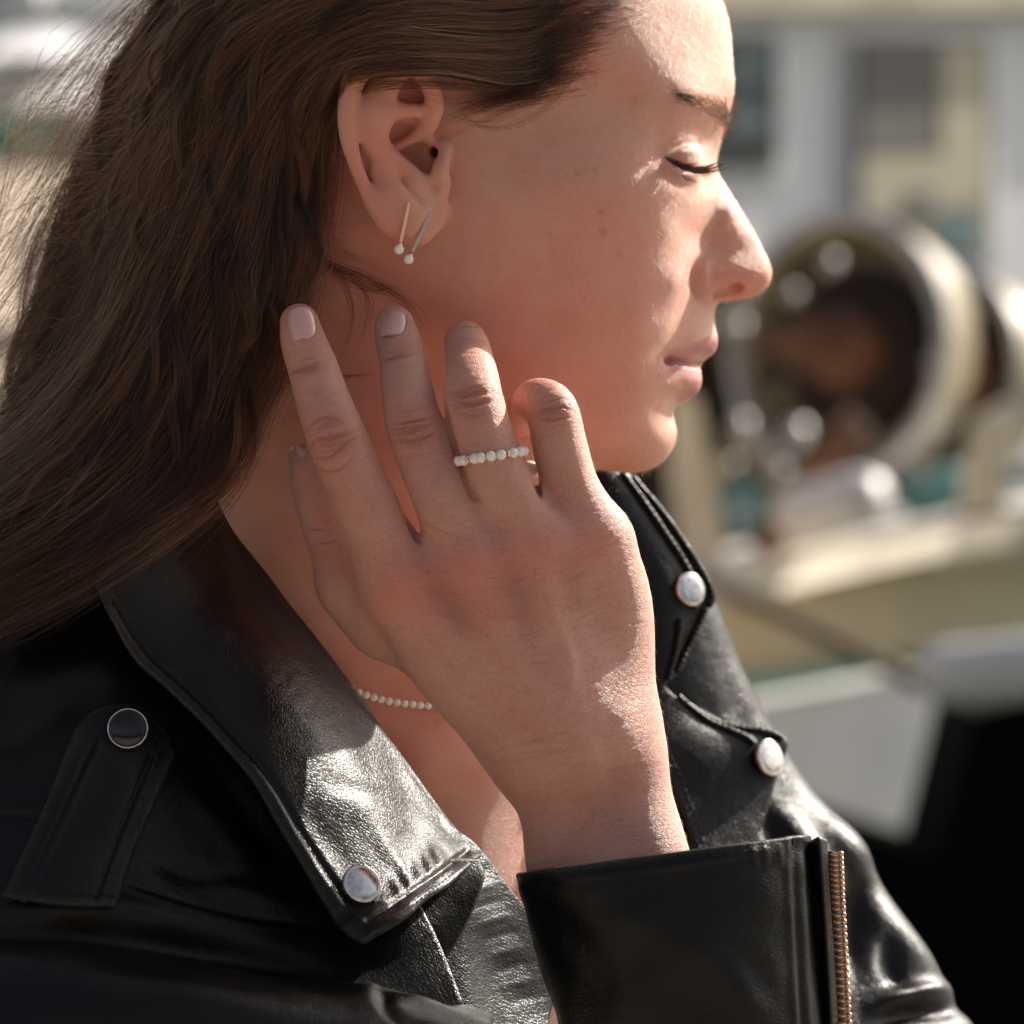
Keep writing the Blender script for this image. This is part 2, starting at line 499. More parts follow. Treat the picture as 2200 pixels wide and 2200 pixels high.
# ------------------------------------------------------------------ whole head, neck and chest
EAR_LO = P(700, 545, -26); EAR_HI = P(985, 90, 12)
def body_field(p):
    d = head_field(p)
    # eyeball under the lids, nostril, corner of the mouth
    d = local(lambda q: smin(head_field(q), d_ell(q, P(1424, 352, 38), (12.6, 12.6, 12.2)), 3.5), p, P(1330, 440, 22), P(1520, 260, 55), 3, 0) + np.where(
        np.all((p > (P(1330, 440, 22) - 3).astype(F32)) & (p < (P(1520, 260, 55) + 3).astype(F32)), axis=1), 0, d)
    m = np.all((p > (P(1490, 670, 45)).astype(F32)) & (p < (P(1630, 570, 95)).astype(F32)), axis=1)
    if m.any():
        q = p[m]; e = d[m]
        qm = q.copy(); qm[:, 1] = YM - np.abs(q[:, 1] - YM)
        for c, r, R in ((P(1562, 632, 59.5), (5.4, 5.2, 2.5), None), (P(1580, 622, 61.5), (2.6, 3.6, 3.6), None)):
            e = smax(e, -d_ell(qm, c, r), 1.2)
        d[m] = e
    # neck, nape, chest, shoulders
    nk = d_cone(p * np.array([1, 1, 1], F32), P(770, 520, 74), P(800, 1500, 82), 56, 58)
    nk = smin(nk, d_cone(p, P(800, 600, 36), P(960, 1560, 40), 9, 7), 18)
    nk = smin(nk, d_ell(p, P(830, 1960, 92), (68, 70, 86)), 26)
    nk = smin(nk, d_cone(p, P(700, 1420, 80), P(330, 1900, 55), 46, 52), 30)
    nk = smin(nk, d_cone(p, P(850, 1500, 95), P(1250, 1900, 150), 46, 52), 30)
    nk = smin(nk, d_cone(p, P(900, 1640, 28), P(1010, 1622, 42), 4.5, 6), 14)
    d = smin(d, nk, 12)
    m = np.all((p > (EAR_LO - 5).astype(F32)) & (p < (EAR_HI + 5).astype(F32)), axis=1)
    if m.any():
        d[m] = ear_on(p[m], d[m])
    return d

# ------------------------------------------------------------------ right hand
R1 = S * 0.955
def J(l, n=0):
    p_, r_ = PA([q[:3] for q in l]), np.array([q[3] * S * (DC + q[2]) / DC for q in l])
    c = cubic(np.column_stack([p_, r_]), n or 4 * len(l))
    return c[:, :3], c[:, 3]
FING = {
 'index': J([(643,694,-22,42),(652,735,-25,49),(671,788,-29,54),(694,860,-34,58),(721,934,-40,63.5),(762,1030,-43,66),(812,1140,-45,71),(862,1262,-44,84)]),
 'middle': J([(848,700,-10,43),(856,735,-13,49),(864,765,-17,50),(876,845,-28,56.5),(893,925,-38,62),(928,1015,-43,63),(962,1090,-47,68),(1020,1228,-48,84)]),
 'ring': J([(1000,735,-6,46),(1005,752,-14,49),(1010,785,-24,53),(1014,815,-34,58),(1018,862,-41,64),(1044,950,-45,65),(1080,1040,-48,68),(1150,1185,-46,86)]),
 'pinky': J([(1122,905,-6,33),(1126,885,-13,38),(1140,868,-24,44),(1160,862,-33,50),(1184,880,-38,56),(1203,960,-40,59),(1226,1050,-41,63),(1275,1165,-40,84)]),
 'thumb': J([(652,985,-6,33),(664,1030,-9,42),(690,1110,-13,49),(722,1190,-16,54),(752,1260,-18,57),(816,1345,-24,62)]),
}
PALM = [J([(862,1262,-44,84),(985,1440,-44,90),(1150,1580,-43,96)]), J([(1020,1228,-48,84),(1100,1430,-48,92),(1200,1590,-46,100)]),
        J([(1150,1185,-46,86),(1200,1420,-46,94),(1250,1600,-46,104)]), J([(1275,1165,-40,84),(1308,1290,-37,92),(1313,1450,-37,95),(1310,1600,-37,100)])]
WRIST = [J([(1160,1590,-44,98),(1215,1720,-42,102),(1250,1900,-46,112),(1400,2350,-50,100)]), J([(1300,1590,-36,102),(1340,1720,-36,104),(1385,1900,-42,112),(1490,2350,-50,100)])]
THENAR = J([(752,1260,-18,58),(872,1366,-26,64),(1026,1468,-34,82),(1150,1600,-40,90)])
PALM_LO = None
def hand_field(p):
    palm = None
    for pts, r in PALM:
        d = d_chain(p, pts, r)
        palm = d if palm is None else smin(palm, d, 14)
    for pts, r in WRIST:
        palm = smin(palm, d_chain(p, pts, r), 12)
    palm = smin(palm, d_chain(p, *THENAR), 10)
    out = palm
    for nm, (pts, r) in FING.items():
        lo = pts.min(0) - 18; hi = pts.max(0) + 18
        m = np.all((p > lo.astype(F32)) & (p < hi.astype(F32)), axis=1)
        if m.any():
            f = d_chain(p[m], pts, r)
            out[m] = np.minimum(out[m], smin(palm[m], f, 4.0 if nm != 'thumb' else 9.0))
    for a, b, r1, r2 in ((P(868, 1085, -46), P(899, 1160, -49), 1.0, .8), (P(1146, 1020, -44), P(1158, 1058, -46), 1.0, .7)):
        m = np.all(np.abs(p - ((a + b) / 2).astype(F32)) < 20, axis=1)
        if m.any():
            q = p[m].copy(); q[:, 1] = np.clip(q[:, 1], None, -40) * .25 + a[1] * .75
            out[m] = smax(out[m], -d_cone(q, a, b, r1, r2), 1.6)
    return out

t1 = time.time()
bv, bq = polygonise(body_field, P(350, 2350, 190) * np.array([1, 0, 1]) + np.array([-10, -24, 0]), np.array([112, 190, 262]), 0.7)
print('head', len(bv), len(bq), time.time() - t1)
t1 = time.time()
hv, hq = polygonise(hand_field, np.array([-78, -84, -172]), np.array([70, 8, 74]), 0.36)
print('hand', len(hv), len(hq), time.time() - t1)
bv = laplace(bv, bq, 1, 0.5)
hv = laplace(hv, hq, 2, 0.5)
# ------------------------------------------------------------------ materials
def new_mat(name):
    m = bpy.data.materials.new(name)
    m.use_nodes = True
    nt = m.node_tree
    b = nt.nodes["Principled BSDF"]
    return m, nt, b
def N(nt, t, **kw):
    n = nt.nodes.new(t)
    for k, v in kw.items():
        if k in n.inputs:
            n.inputs[k].default_value = v
        else:
            setattr(n, k, v)
    return n
def mixc(nt, fac, a, b, mode='MIX'):
    n = nt.nodes.new("ShaderNodeMix"); n.data_type = 'RGBA'; n.blend_type = mode
    for k, v in ((0, fac), (6, a), (7, b)):
        if hasattr(v, 'is_output') or hasattr(v, 'links'):
            nt.links.new(v, n.inputs[k])
        else:
            n.inputs[k].default_value = v if k == 0 else (*v, 1)
    return n.outputs[2]
def math_n(nt, op, a, b=None, c=None):
    n = nt.nodes.new("ShaderNodeMath"); n.operation = op
    for i, v in enumerate((a, b, c)):
        if v is None: continue
        if hasattr(v, 'links'): nt.links.new(v, n.inputs[i])
        else: n.inputs[i].default_value = v
    return n.outputs[0]
def maprange(nt, v, a, b, c, d):
    n = nt.nodes.new("ShaderNodeMapRange")
    nt.links.new(v, n.inputs[0])
    for i, q in enumerate((a, b, c, d)): n.inputs[i + 1].default_value = q
    return n.outputs[0]
def bump(nt, h, strength, dist, normal=None):
    n = nt.nodes.new("ShaderNodeBump")
    n.inputs["Strength"].default_value = strength; n.inputs["Distance"].default_value = dist
    nt.links.new(h, n.inputs["Height"])
    if normal is not None: nt.links.new(normal, n.inputs["Normal"])
    return n.outputs[0]
def simple_mat(name, col, rough=0.5, metal=0.0, noise=0.0, nscale=8.0, spec=0.5, coat=0.0):
    m, nt, b = new_mat(name)
    b.inputs["Roughness"].default_value = rough; b.inputs["Metallic"].default_value = metal
    b.inputs["Specular IOR Level"].default_value = spec; b.inputs["Coat Weight"].default_value = coat
    if noise > 0:
        tc = N(nt, "ShaderNodeTexCoord")
        no = N(nt, "ShaderNodeTexNoise", Scale=nscale, Detail=5.0)
        nt.links.new(tc.outputs["Object"], no.inputs["Vector"])
        c0 = tuple(c * (1 - noise) for c in col); c1 = tuple(min(1, c * (1 + noise)) for c in col)
        nt.links.new(mixc(nt, maprange(nt, no.outputs[0], 0.3, 0.7, 0, 1), c0, c1), b.inputs["Base Color"])
        nt.links.new(maprange(nt, no.outputs[0], 0.3, 0.7, max(rough - .08, .02), min(1, rough + .08)), b.inputs["Roughness"])
    else:
        b.inputs["Base Color"].default_value = (*col, 1)
    return m

def skin_material():
    m, nt, b = new_mat("skin")
    geo = N(nt, "ShaderNodeNewGeometry")
    pos = geo.outputs["Position"]
    at = N(nt, "ShaderNodeAttribute"); at.attribute_name = "flush"
    lp = N(nt, "ShaderNodeAttribute"); lp.attribute_name = "lip"
    cr = N(nt, "ShaderNodeAttribute"); cr.attribute_name = "crease"
    n1 = N(nt, "ShaderNodeTexNoise", Scale=70.0, Detail=6.0, Roughness=0.6)
    n2 = N(nt, "ShaderNodeTexNoise", Scale=420.0, Detail=4.0, Roughness=0.6)
    n3 = N(nt, "ShaderNodeTexNoise", Scale=1500.0, Detail=3.0)
    fr = N(nt, "ShaderNodeTexVoronoi", Scale=260.0)
    for n in (n1, n2, n3, fr): nt.links.new(pos, n.inputs["Vector"])
    c = mixc(nt, maprange(nt, n1.outputs[0], .35, .68, 0, 1), (0.615, 0.345, 0.268), (0.60, 0.287, 0.222))
    c = mixc(nt, maprange(nt, n2.outputs[0], .5, .72, 0, .45), c, (0.55, 0.27, 0.19))
    fk = math_n(nt, 'MULTIPLY', maprange(nt, fr.outputs["Distance"], 0.05, 0.17, 1, 0), maprange(nt, n1.outputs[0], .50, .62, 0, .45))
    c = mixc(nt, fk, c, (0.36, 0.17, 0.11))
    c = mixc(nt, at.outputs["Fac"], c, (0.60, 0.215, 0.165))
    c = mixc(nt, lp.outputs["Fac"], c, (0.37, 0.105, 0.095))
    c = mixc(nt, cr.outputs["Fac"], c, (0.40, 0.16, 0.11))
    hm = N(nt, "ShaderNodeAttribute"); hm.attribute_name = "hand"
    wob = N(nt, "ShaderNodeTexNoise", Scale=90.0, Detail=2.0); nt.links.new(pos, wob.inputs["Vector"])
    ws = N(nt, "ShaderNodeVectorMath", operation='SCALE'); nt.links.new(wob.outputs["Color"], ws.inputs[0]); ws.inputs["Scale"].default_value = 0.006
    wa = N(nt, "ShaderNodeVectorMath", operation='ADD'); nt.links.new(pos, wa.inputs[0]); nt.links.new(ws.outputs[0], wa.inputs[1])
    lm = N(nt, "ShaderNodeMapping"); lm.inputs["Rotation"].default_value = (0, -0.35, 0); lm.inputs["Scale"].default_value = (0.55, 1.0, 1.25)
    nt.links.new(wa.outputs[0], lm.inputs["Vector"])
    lv = N(nt, "ShaderNodeTexVoronoi", Scale=620.0, feature='DISTANCE_TO_EDGE'); nt.links.new(lm.outputs[0], lv.inputs["Vector"])
    lines = math_n(nt, 'MULTIPLY', maprange(nt, lv.outputs["Distance"], 0.0, 0.11, 1, 0), math_n(nt, 'MULTIPLY', hm.outputs["Fac"], maprange(nt, n1.outputs[0], .3, .6, .06, .34)))
    c = mixc(nt, lines, c, (0.38, 0.15, 0.10))
    nt.links.new(c, b.inputs["Base Color"])
    b.inputs["Subsurface Weight"].default_value = 1.0
    b.inputs["Subsurface Radius"].default_value = (0.8, 0.34, 0.23)
    b.inputs["Subsurface Scale"].default_value = 0.0011
    b.subsurface_method = 'RANDOM_WALK'
    r = maprange(nt, n2.outputs[0], .3, .7, .40, .54)
    r = math_n(nt, 'SUBTRACT', r, math_n(nt, 'MULTIPLY', lp.outputs["Fac"], 0.1))
    nt.links.new(r, b.inputs["Roughness"])
    b.inputs["Specular IOR Level"].default_value = 0.5
    # pores and the fine criss-cross of skin lines
    v1 = N(nt, "ShaderNodeTexVoronoi", Scale=1100.0, feature='DISTANCE_TO_EDGE')
    mp = N(nt, "ShaderNodeMapping"); mp.inputs["Rotation"].default_value = (0, 0.5, 0); mp.inputs["Scale"].default_value = (1.0, 1.0, 1.9)
    nt.links.new(pos, mp.inputs["Vector"]); nt.links.new(mp.outputs[0], v1.inputs["Vector"])
    h = math_n(nt, 'ADD', math_n(nt, 'MULTIPLY', maprange(nt, v1.outputs["Distance"], 0, 0.12, 0, 1), 0.55), math_n(nt, 'MULTIPLY', n3.outputs[0], 0.6))
    h = math_n(nt, 'ADD', h, math_n(nt, 'MULTIPLY', n2.outputs[0], 0.8))
    h = math_n(nt, 'SUBTRACT', h, math_n(nt, 'MULTIPLY', lines, 2.0))
    nt.links.new(bump(nt, h, 0.75, 0.0002), b.inputs["Normal"])
    return m
M_SKIN = skin_material()

# ------------------------------------------------------------------ fine relief of face and hand
RF = Relief(620, -100, 1700, 1200, 2.0)
crease = Relief(560, 560, 1500, 1900, 2.0)
RC = Relief(1300, 150, 1700, 900, 2.0)
# eyelid, lash line, brow bone, alar crease, lip line, philtrum, nasolabial fold
RF.stroke([(1438,326),(1462,311),(1488,305),(1507,313)], 5, -1.5)
RF.stroke([(1450,338),(1475,325),(1500,328)], 7, 0.6)
RF.stroke([(1432,340),(1452,352),(1478,363),(1506,364)], 4, -1.6)
RF.stroke([(1440,356),(1468,378),(1500,384)], 6, 0.25)
RF.stroke([(1436,372),(1462,398),(1496,404)], 8, -0.25)
RF.stroke([(1517,548),(1501,570),(1495,602),(1499,632),(1513,650)], 6, -2.3)
RF.stroke([(1520,560),(1512,592),(1516,622)], 9, 1.0)
RF.stroke([(1438,776),(1460,778),(1484,784),(1507,782)], 4, -2.2, taper=False)
RF.stroke([(1430,770),(1440,778),(1434,790)], 7, -1.0)
RF.stroke([(1444,762),(1478,742),(1512,724),(1534,722)], 6, 0.7)
RF.stroke([(1466,802),(1486,815),(1500,818)], 10, 0.6)
RF.stroke([(1445,850),(1470,862)], 8, -0.7)
RF.stroke([(1488,575),(1470,640),(1446,715)], 12, -0.9)
RF.stroke([(1470,560),(1448,640),(1425,710)], 16, 0.7)
mole = Relief(1000, 0, 1660, 1000, 2.0)
for x, y, r, a in ((1290,455,5,.7),(1297,498,6,.6),(1240,372,4,.6),(1278,366,4,.5),(1362,215,9,.35),(1205,140,8,.35),(1410,878,4,.6),(1180,505,4,.4),(1225,592,4,.4),(1330,545,7,.35),(1255,640,4,.3)):
    mole.blob(x, y, r, r, a)
lipm = Relief(1380, 690, 1580, 890, 2.0)
lipm.stroke([(1446,774),(1478,764),(1508,748),(1534,740)], 13, 1.0, taper=False)
lipm.stroke([(1452,782),(1478,800),(1496,822),(1492,842)], 12, 0.9, taper=False)

def joint_creases(c, ax, r, n, spread, amp, seed, bend=0.35):
    rg = np.random.default_rng(seed)
    ax = np.array(ax, float); ax /= np.linalg.norm(ax)
    sd = np.array([-ax[1], ax[0]])
    for i in range(n):
        t = rg.normal(0, spread)
        a = amp * math.exp(-(t / (spread * 1.5)) ** 2) * rg.uniform(0.5, 1.0)
        w0 = rg.uniform(0.45, 0.9); o = rg.uniform(-0.25, 0.25)
        k = bend * t / spread
        pts = []
        for s in np.linspace(-w0, w0, 5):
            q = np.array(c) + ax * (t + k * r * 0.35 * (1 - (s / 0.9) ** 2) + rg.normal(0, 1.6)) + sd * r * (s + o) * 0.9
            pts.append(q)
        crease.stroke(pts, rg.uniform(1.4, 2.1), -a)
def finger_axis(nm, i):
    f = FING_PX[nm]
    return (f[i + 1][0] - f[i - 1][0], f[i + 1][1] - f[i - 1][1])
for c, ax, r, n, sp, am, sd in (
    ((664,790), (.25,.97), 50, 9, 11, .22, 1), ((715,935), (.35,.94), 62, 24, 27, .30, 2), ((862,762), (.15,.98), 48, 8, 11, .20, 3), ((890,925), (.2,.98), 58, 22, 24, .30, 4),
    ((1008,742), (.1,1), 46, 6, 10, .16, 5), ((1016,862), (.15,1), 58, 22, 22, .32, 6), ((1186,880), (.25,.97), 52, 14, 20, .24, 7)):
    joint_creases(c, ax, r, int(n * 1.6), sp, am * 1.0, sd)
for pts, a in ((((668,963),(674,945),(696,939),(706,946)),.42),(((680,985),(705,982),(730,963),(743,948)),.45),(((674,998),(699,1013),(736,1004),(761,982)),.3),(((656,929),(680,901),(711,897),(739,907)),.28),
               (((618,805),(643,793),(665,786),(680,776)),.35),(((645,775),(662,770),(676,769)),.2),(((705,924),(722,946)),.28),
               (((846,935),(880,929),(918,918)),.35),(((852,910),(884,904),(912,902)),.35),(((850,950),(890,948),(930,930)),.28),(((818,776),(846,768),(872,757)),.28),
               (((966,846),(1000,840),(1040,838)),.42),(((992,866),(1020,864),(1046,855)),.38),(((970,862),(1000,862),(1014,861)),.3),(((1150,898),(1185,902),(1228,896)),.3),(((1160,880),(1200,872),(1232,884)),.2),
               (((663,1134),(676,1138),(700,1136)),.3),(((678,1163),(700,1166),(722,1160)),.3)):
    crease.stroke(pts, 1.9, -a * 1.5)
crease.stroke([(953,862),(964,915),(986,994),(1010,1060)], 3.2, -1.3)
crease.stroke([(1008,1050),(1016,1066),(1030,1078)], 5, -.7)
crease.stroke([(874,1112),(886,1138),(900,1165)], 3, -1.7)
crease.stroke([(1150,1030),(1156,1050),(1164,1070)], 3, -1.2)
# fine lines of the hand's back
rg = np.random.default_rng(5)
for i in range(430):
    x = rg.uniform(840, 1380); y = rg.uniform(1080, 1650)
    if x < 860 + (y - 1300) * 0.55 + 20 or x > 1385: continue
    L = rg.uniform(18, 60); a = rg.uniform(-0.35, 0.35) + (0.25 if x < 1050 else -0.2)
    dx, dy = math.cos(a) * L, math.sin(a) * L
    crease.stroke([(x - dx, y - dy), (x + rg.normal(0, 4), y + rg.normal(0, 4)), (x + dx, y + dy)], rg.uniform(1.5, 2.1), -rg.uniform(.03, .10))
for i in range(46):                                    # wrist folds
    y = rg.uniform(1560, 1840); x = rg.uniform(1120, 1420)
    L = rg.uniform(40, 110)
    crease.stroke([(x - L, y + L * .05), (x, y + rg.normal(0, 4)), (x + L, y - L * .16)], rg.uniform(2, 3), -rg.uniform(.02, .07))
for pts, sg, a in ((((1010,1225),(1030,1160),(1000,1100)), 16, .7),(((858,1262),(840,1200)), 18, .8),(((1160,1190),(1130,1120)), 15, .15),(((1020,1240),(1110,1420),(1190,1560)), 12, .45),
                   (((880,1275),(1000,1420),(1120,1560)), 12, .35),(((1160,1200),(1215,1400),(1255,1560)), 12, .4),(((930,1240),(1010,1360)), 22, -.3),(((1085,1210),(1140,1350)), 22, -.25),
                   (((1215,1170),(1250,1320)), 20, -.2),(((1180,1300),(1230,1420),(1210,1540)), 7, .35),(((1250,1560),(1290,1660),(1300,1800)), 10, .3),(((1340,1520),(1352,1580)), 26, .6),(((1000,1165),(1015,1195)),20,.5)):
    RF_ = crease
    crease.stroke(pts, sg, a)

def displace(v, q, rel, sel=None, ymax=None):
    n = vert_normals(v, q)
    px, py = to_px(v)
    d = rel.at(px, py) * np.clip((-n[:, 1] - 0.02) / 0.3, 0, 1)
    if ymax is not None:
        d = np.where(v[:, 1] < ymax, d, 0)
    return v + n * d[:, None], d, n

bv, _, _ = displace(bv, bq, RF, ymax=66)
hv, hd, hn = displace(hv, hq, crease)

def blobs(v, lst):
    px, py = to_px(v)
    f = np.zeros(len(v))
    for x, y, sx, sy, a in lst:
        f += a * np.exp(-(((px - x) / sx) ** 2 + ((py - y) / sy) ** 2) / 2)
    return f
px_, py_ = to_px(bv)
flush_b = blobs(bv, [(770,400,70,110,.5),(850,520,40,40,.3),(885,120,70,50,.55),(880,200,30,40,.3),(870,310,50,50,.5),(1000,640,160,70,.22),(1200,800,220,120,.22),(1620,600,40,40,.35),(1540,620,40,30,.3),(1330,480,90,90,.2),(900,780,120,100,.35)])
lip_b = np.clip(lipm.at(px_, py_), 0, 1) * (bv[:, 1] > 30)
flush_h = blobs(hv, [(715,945,38,42,.75),(892,925,36,40,.6),(1018,862,36,36,.65),(1185,880,38,34,.6),(862,1270,62,54,.75),(1010,1235,62,54,.7),(1150,1195,55,45,.5),(1270,1165,50,45,.4),(1060,1330,60,40,.25),(790,1060,40,40,.25),(660,690,40,60,.35),
                     (690,1150,40,90,.35),(1020,740,30,40,.2)])
crease_h = np.clip(-hd * 2.2, 0, .7)
nb = len(bv)
body = None
def build_person():
    root = empty("person", P(800, 1500, 80), "woman in profile with closed eyes, long windblown brown hair and one hand at her neck", "person")
    v = np.concatenate([bv, hv]); q = np.concatenate([bq, hq + nb])
    o = mesh_obj("body", v, q, M_SKIN, root)
    set_attr(o, "flush", np.clip(np.concatenate([flush_b, flush_h]), 0, .9))
    set_attr(o, "hand", np.concatenate([np.zeros(nb), np.ones(len(hv))]))
    set_attr(o, "lip", np.concatenate([lip_b, np.zeros(len(hv))]))
    set_attr(o, "crease", np.concatenate([np.clip(mole.at(px_, py_), 0, .7) * (bv[:, 1] < 60), crease_h]))
    return root, o
person, body = build_person()
# ------------------------------------------------------------------ hair
def hair_material(name, melanin, red, rough=0.28, rnd=0.25, col=None):
    m, nt, b = new_mat(name)
    nt.nodes.remove(b)
    h = nt.nodes.new("ShaderNodeBsdfHairPrincipled")
    h.parametrization = 'MELANIN'
    h.inputs["Melanin"].default_value = melanin
    h.inputs["Melanin Redness"].default_value = red
    h.inputs["Roughness"].default_value = rough
    h.inputs["IOR"].default_value = 1.44
    h.inputs["Radial Roughness"].default_value = 0.35
    h.inputs["Random Color"].default_value = rnd
    h.inputs["Random Roughness"].default_value = 0.3
    if col:
        h.parametrization = 'COLOR'
        oi = nt.nodes.new("ShaderNodeHairInfo")
        nt.links.new(mixc(nt, math_n(nt, "POWER", oi.outputs["Random"], 3.5), tuple(c * .45 for c in col), tuple(c * 5.5 for c in col)), h.inputs["Color"])
    nt.links.new(h.outputs[0], nt.nodes["Material Output"].inputs["Surface"])
    return m
M_HAIR = hair_material("brown_hair", 0.83, 0.75, 0.26, 0.5, (.0085, .0027, .0009))
M_LASH = hair_material("dark_lash", 0.97, 0.3, 0.3)
M_BROW = hair_material("eyebrow_hair", 0.88, 0.2, 0.3)
M_FUZZ = hair_material("fine_fuzz", 0.16, 0.4, 0.3)
M_LOOSE = hair_material('loose_brown_hair', 0.66, 0.7, 0.28, 0.5, (.040, .0145, .0055))
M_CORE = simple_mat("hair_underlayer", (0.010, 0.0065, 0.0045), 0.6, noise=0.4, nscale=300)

def curves_obj(name, strands, radii, mat, parent=None):
    """strands: list of (n,3) arrays in mm; radii: root radius in mm per strand (tips are finer)"""
    hc = bpy.data.hair_curves.new(name)
    sizes = [len(s) for s in strands]
    hc.add_curves(sizes)
    pos = W(np.concatenate(strands))
    hc.attributes["position"].data.foreach_set("vector", pos.astype(np.float32).ravel())
    rad = np.concatenate([r * np.minimum(1.0, 0.25 + 3.0 * (1 - np.linspace(0, 1, n))) for r, n in zip(radii, sizes)]) * MM
    ra = hc.attributes.get("radius") or hc.attributes.new("radius", 'FLOAT', 'POINT')
    ra.data.foreach_set("value", rad.astype(np.float32))
    hc.materials.append(mat)
    o = bpy.data.objects.new(name, hc)
    COL.objects.link(o)
    if parent:
        o.parent = parent
        o.matrix_parent_inverse = Matrix.Translation(-parent.location)
    return o

_dm = None
def surf_y(pxs, pys, rad=4.0):
    """depth of the nearest skin seen through photo pixels (front surface of the head mesh)"""
    global _dm
    if _dm is None:
        vx, vy = to_px(bv)
        _dm = np.full((640, 560), 70.0)
        i = np.clip(((vx + 100) / 4).astype(int), 0, 559); j = np.clip(((vy + 300) / 4).astype(int), 0, 639)
        np.minimum.at(_dm, (j, i), bv[:, 1])
    out = []
    for x, y in zip(pxs, pys):
        i = int((x + 100) / 4); j = int((y + 300) / 4); r = max(1, int(round(rad / 4)))
        out.append(_dm[max(0, j - r):j + r + 1, max(0, i - r):i + r + 1].min())
    return np.array(out)

NT = 28
GUIDES = [  # from behind the ear (0) round to the outline of the back of the head (1); (px, py, depth in mm)
 (0.00, [(1215,150,10),(1100,182,-1),(960,160,-16),(880,158,-23),(800,162,-24),(735,176,-20),(702,230,-12),(688,320,-9),(672,420,-9),(648,540,-12),(618,650,-14),(585,770,-14),(520,920,-18),(455,1050,-26),(360,1140,-44),(230,1235,-58),(70,1330,-64),(-90,1410,-64)]),
 (0.18, [(1290,60,15),(1110,118,-1),(960,112,-16),(870,108,-22),(780,122,-24),(700,160,-22),(645,240,-17),(612,350,-15),(580,480,-17),(540,610,-20),(492,740,-23),(420,890,-28),(330,1020,-35),(220,1120,-52),(90,1210,-58),(-90,1300,-60)]),
 (0.40, [(1330,-15,18),(1110,40,-1),(940,40,-14),(830,46,-19),(730,80,-20),(640,140,-18),(560,230,-16),(500,350,-16),(450,480,-18),(400,610,-22),(340,750,-27),(260,890,-32),(160,1010,-38),(40,1110,-42),(-110,1190,-42)]),
 (0.62, [(1360,-80,22),(1090,-50,0),(900,-60,-8),(760,-30,-12),(640,20,-13),(530,100,-12),(440,210,-9),(385,340,-8),(345,480,-10),(300,620,-14),(240,770,-20),(160,900,-26),(50,1020,-31),(-90,1110,-34)]),
 (0.82, [(1180,-110,5),(950,-140,2),(750,-120,-2),(590,-60,-2),(460,30,2),(375,140,6),(320,270,10),(280,410,11),(245,550,8),(205,690,3),(145,820,-4),(60,930,-10),(-60,1030,-14)]),
 (1.00, [(1000,-260,30),(780,-250,28),(590,-190,30),(430,-90,36),(325,20,42),(265,130,45),(225,250,46),(192,380,44),(165,510,40),(140,630,33),(100,750,25),(30,860,18),(-80,960,12)]),
]
GU = np.array([g[0] for g in GUIDES])
GC = np.stack([cubic(PA(g[1]), 60) for g in GUIDES])      # (6,60,3)
def guide(u, t):
    """point of the hair sheet; u across (0..1), t along (0..1), both arrays"""
    u = np.clip(u, 0, 1)
    k = np.clip(np.searchsorted(GU, u, side='right') - 1, 0, len(GU) - 2)
    f = ((u - GU[k]) / (GU[k + 1] - GU[k]))
    f = f * f * (3 - 2 * f) * 0.4 + f * 0.6
    x = np.clip(t, 0, 1) * 59; i = np.minimum(x.astype(int), 58); g = x - i
    a = GC[k, i] * (1 - g)[:, None] + GC[k, i + 1] * g[:, None]
    b = GC[k + 1, i] * (1 - g)[:, None] + GC[k + 1, i + 1] * g[:, None]
    return a * (1 - f)[:, None] + b * f[:, None]

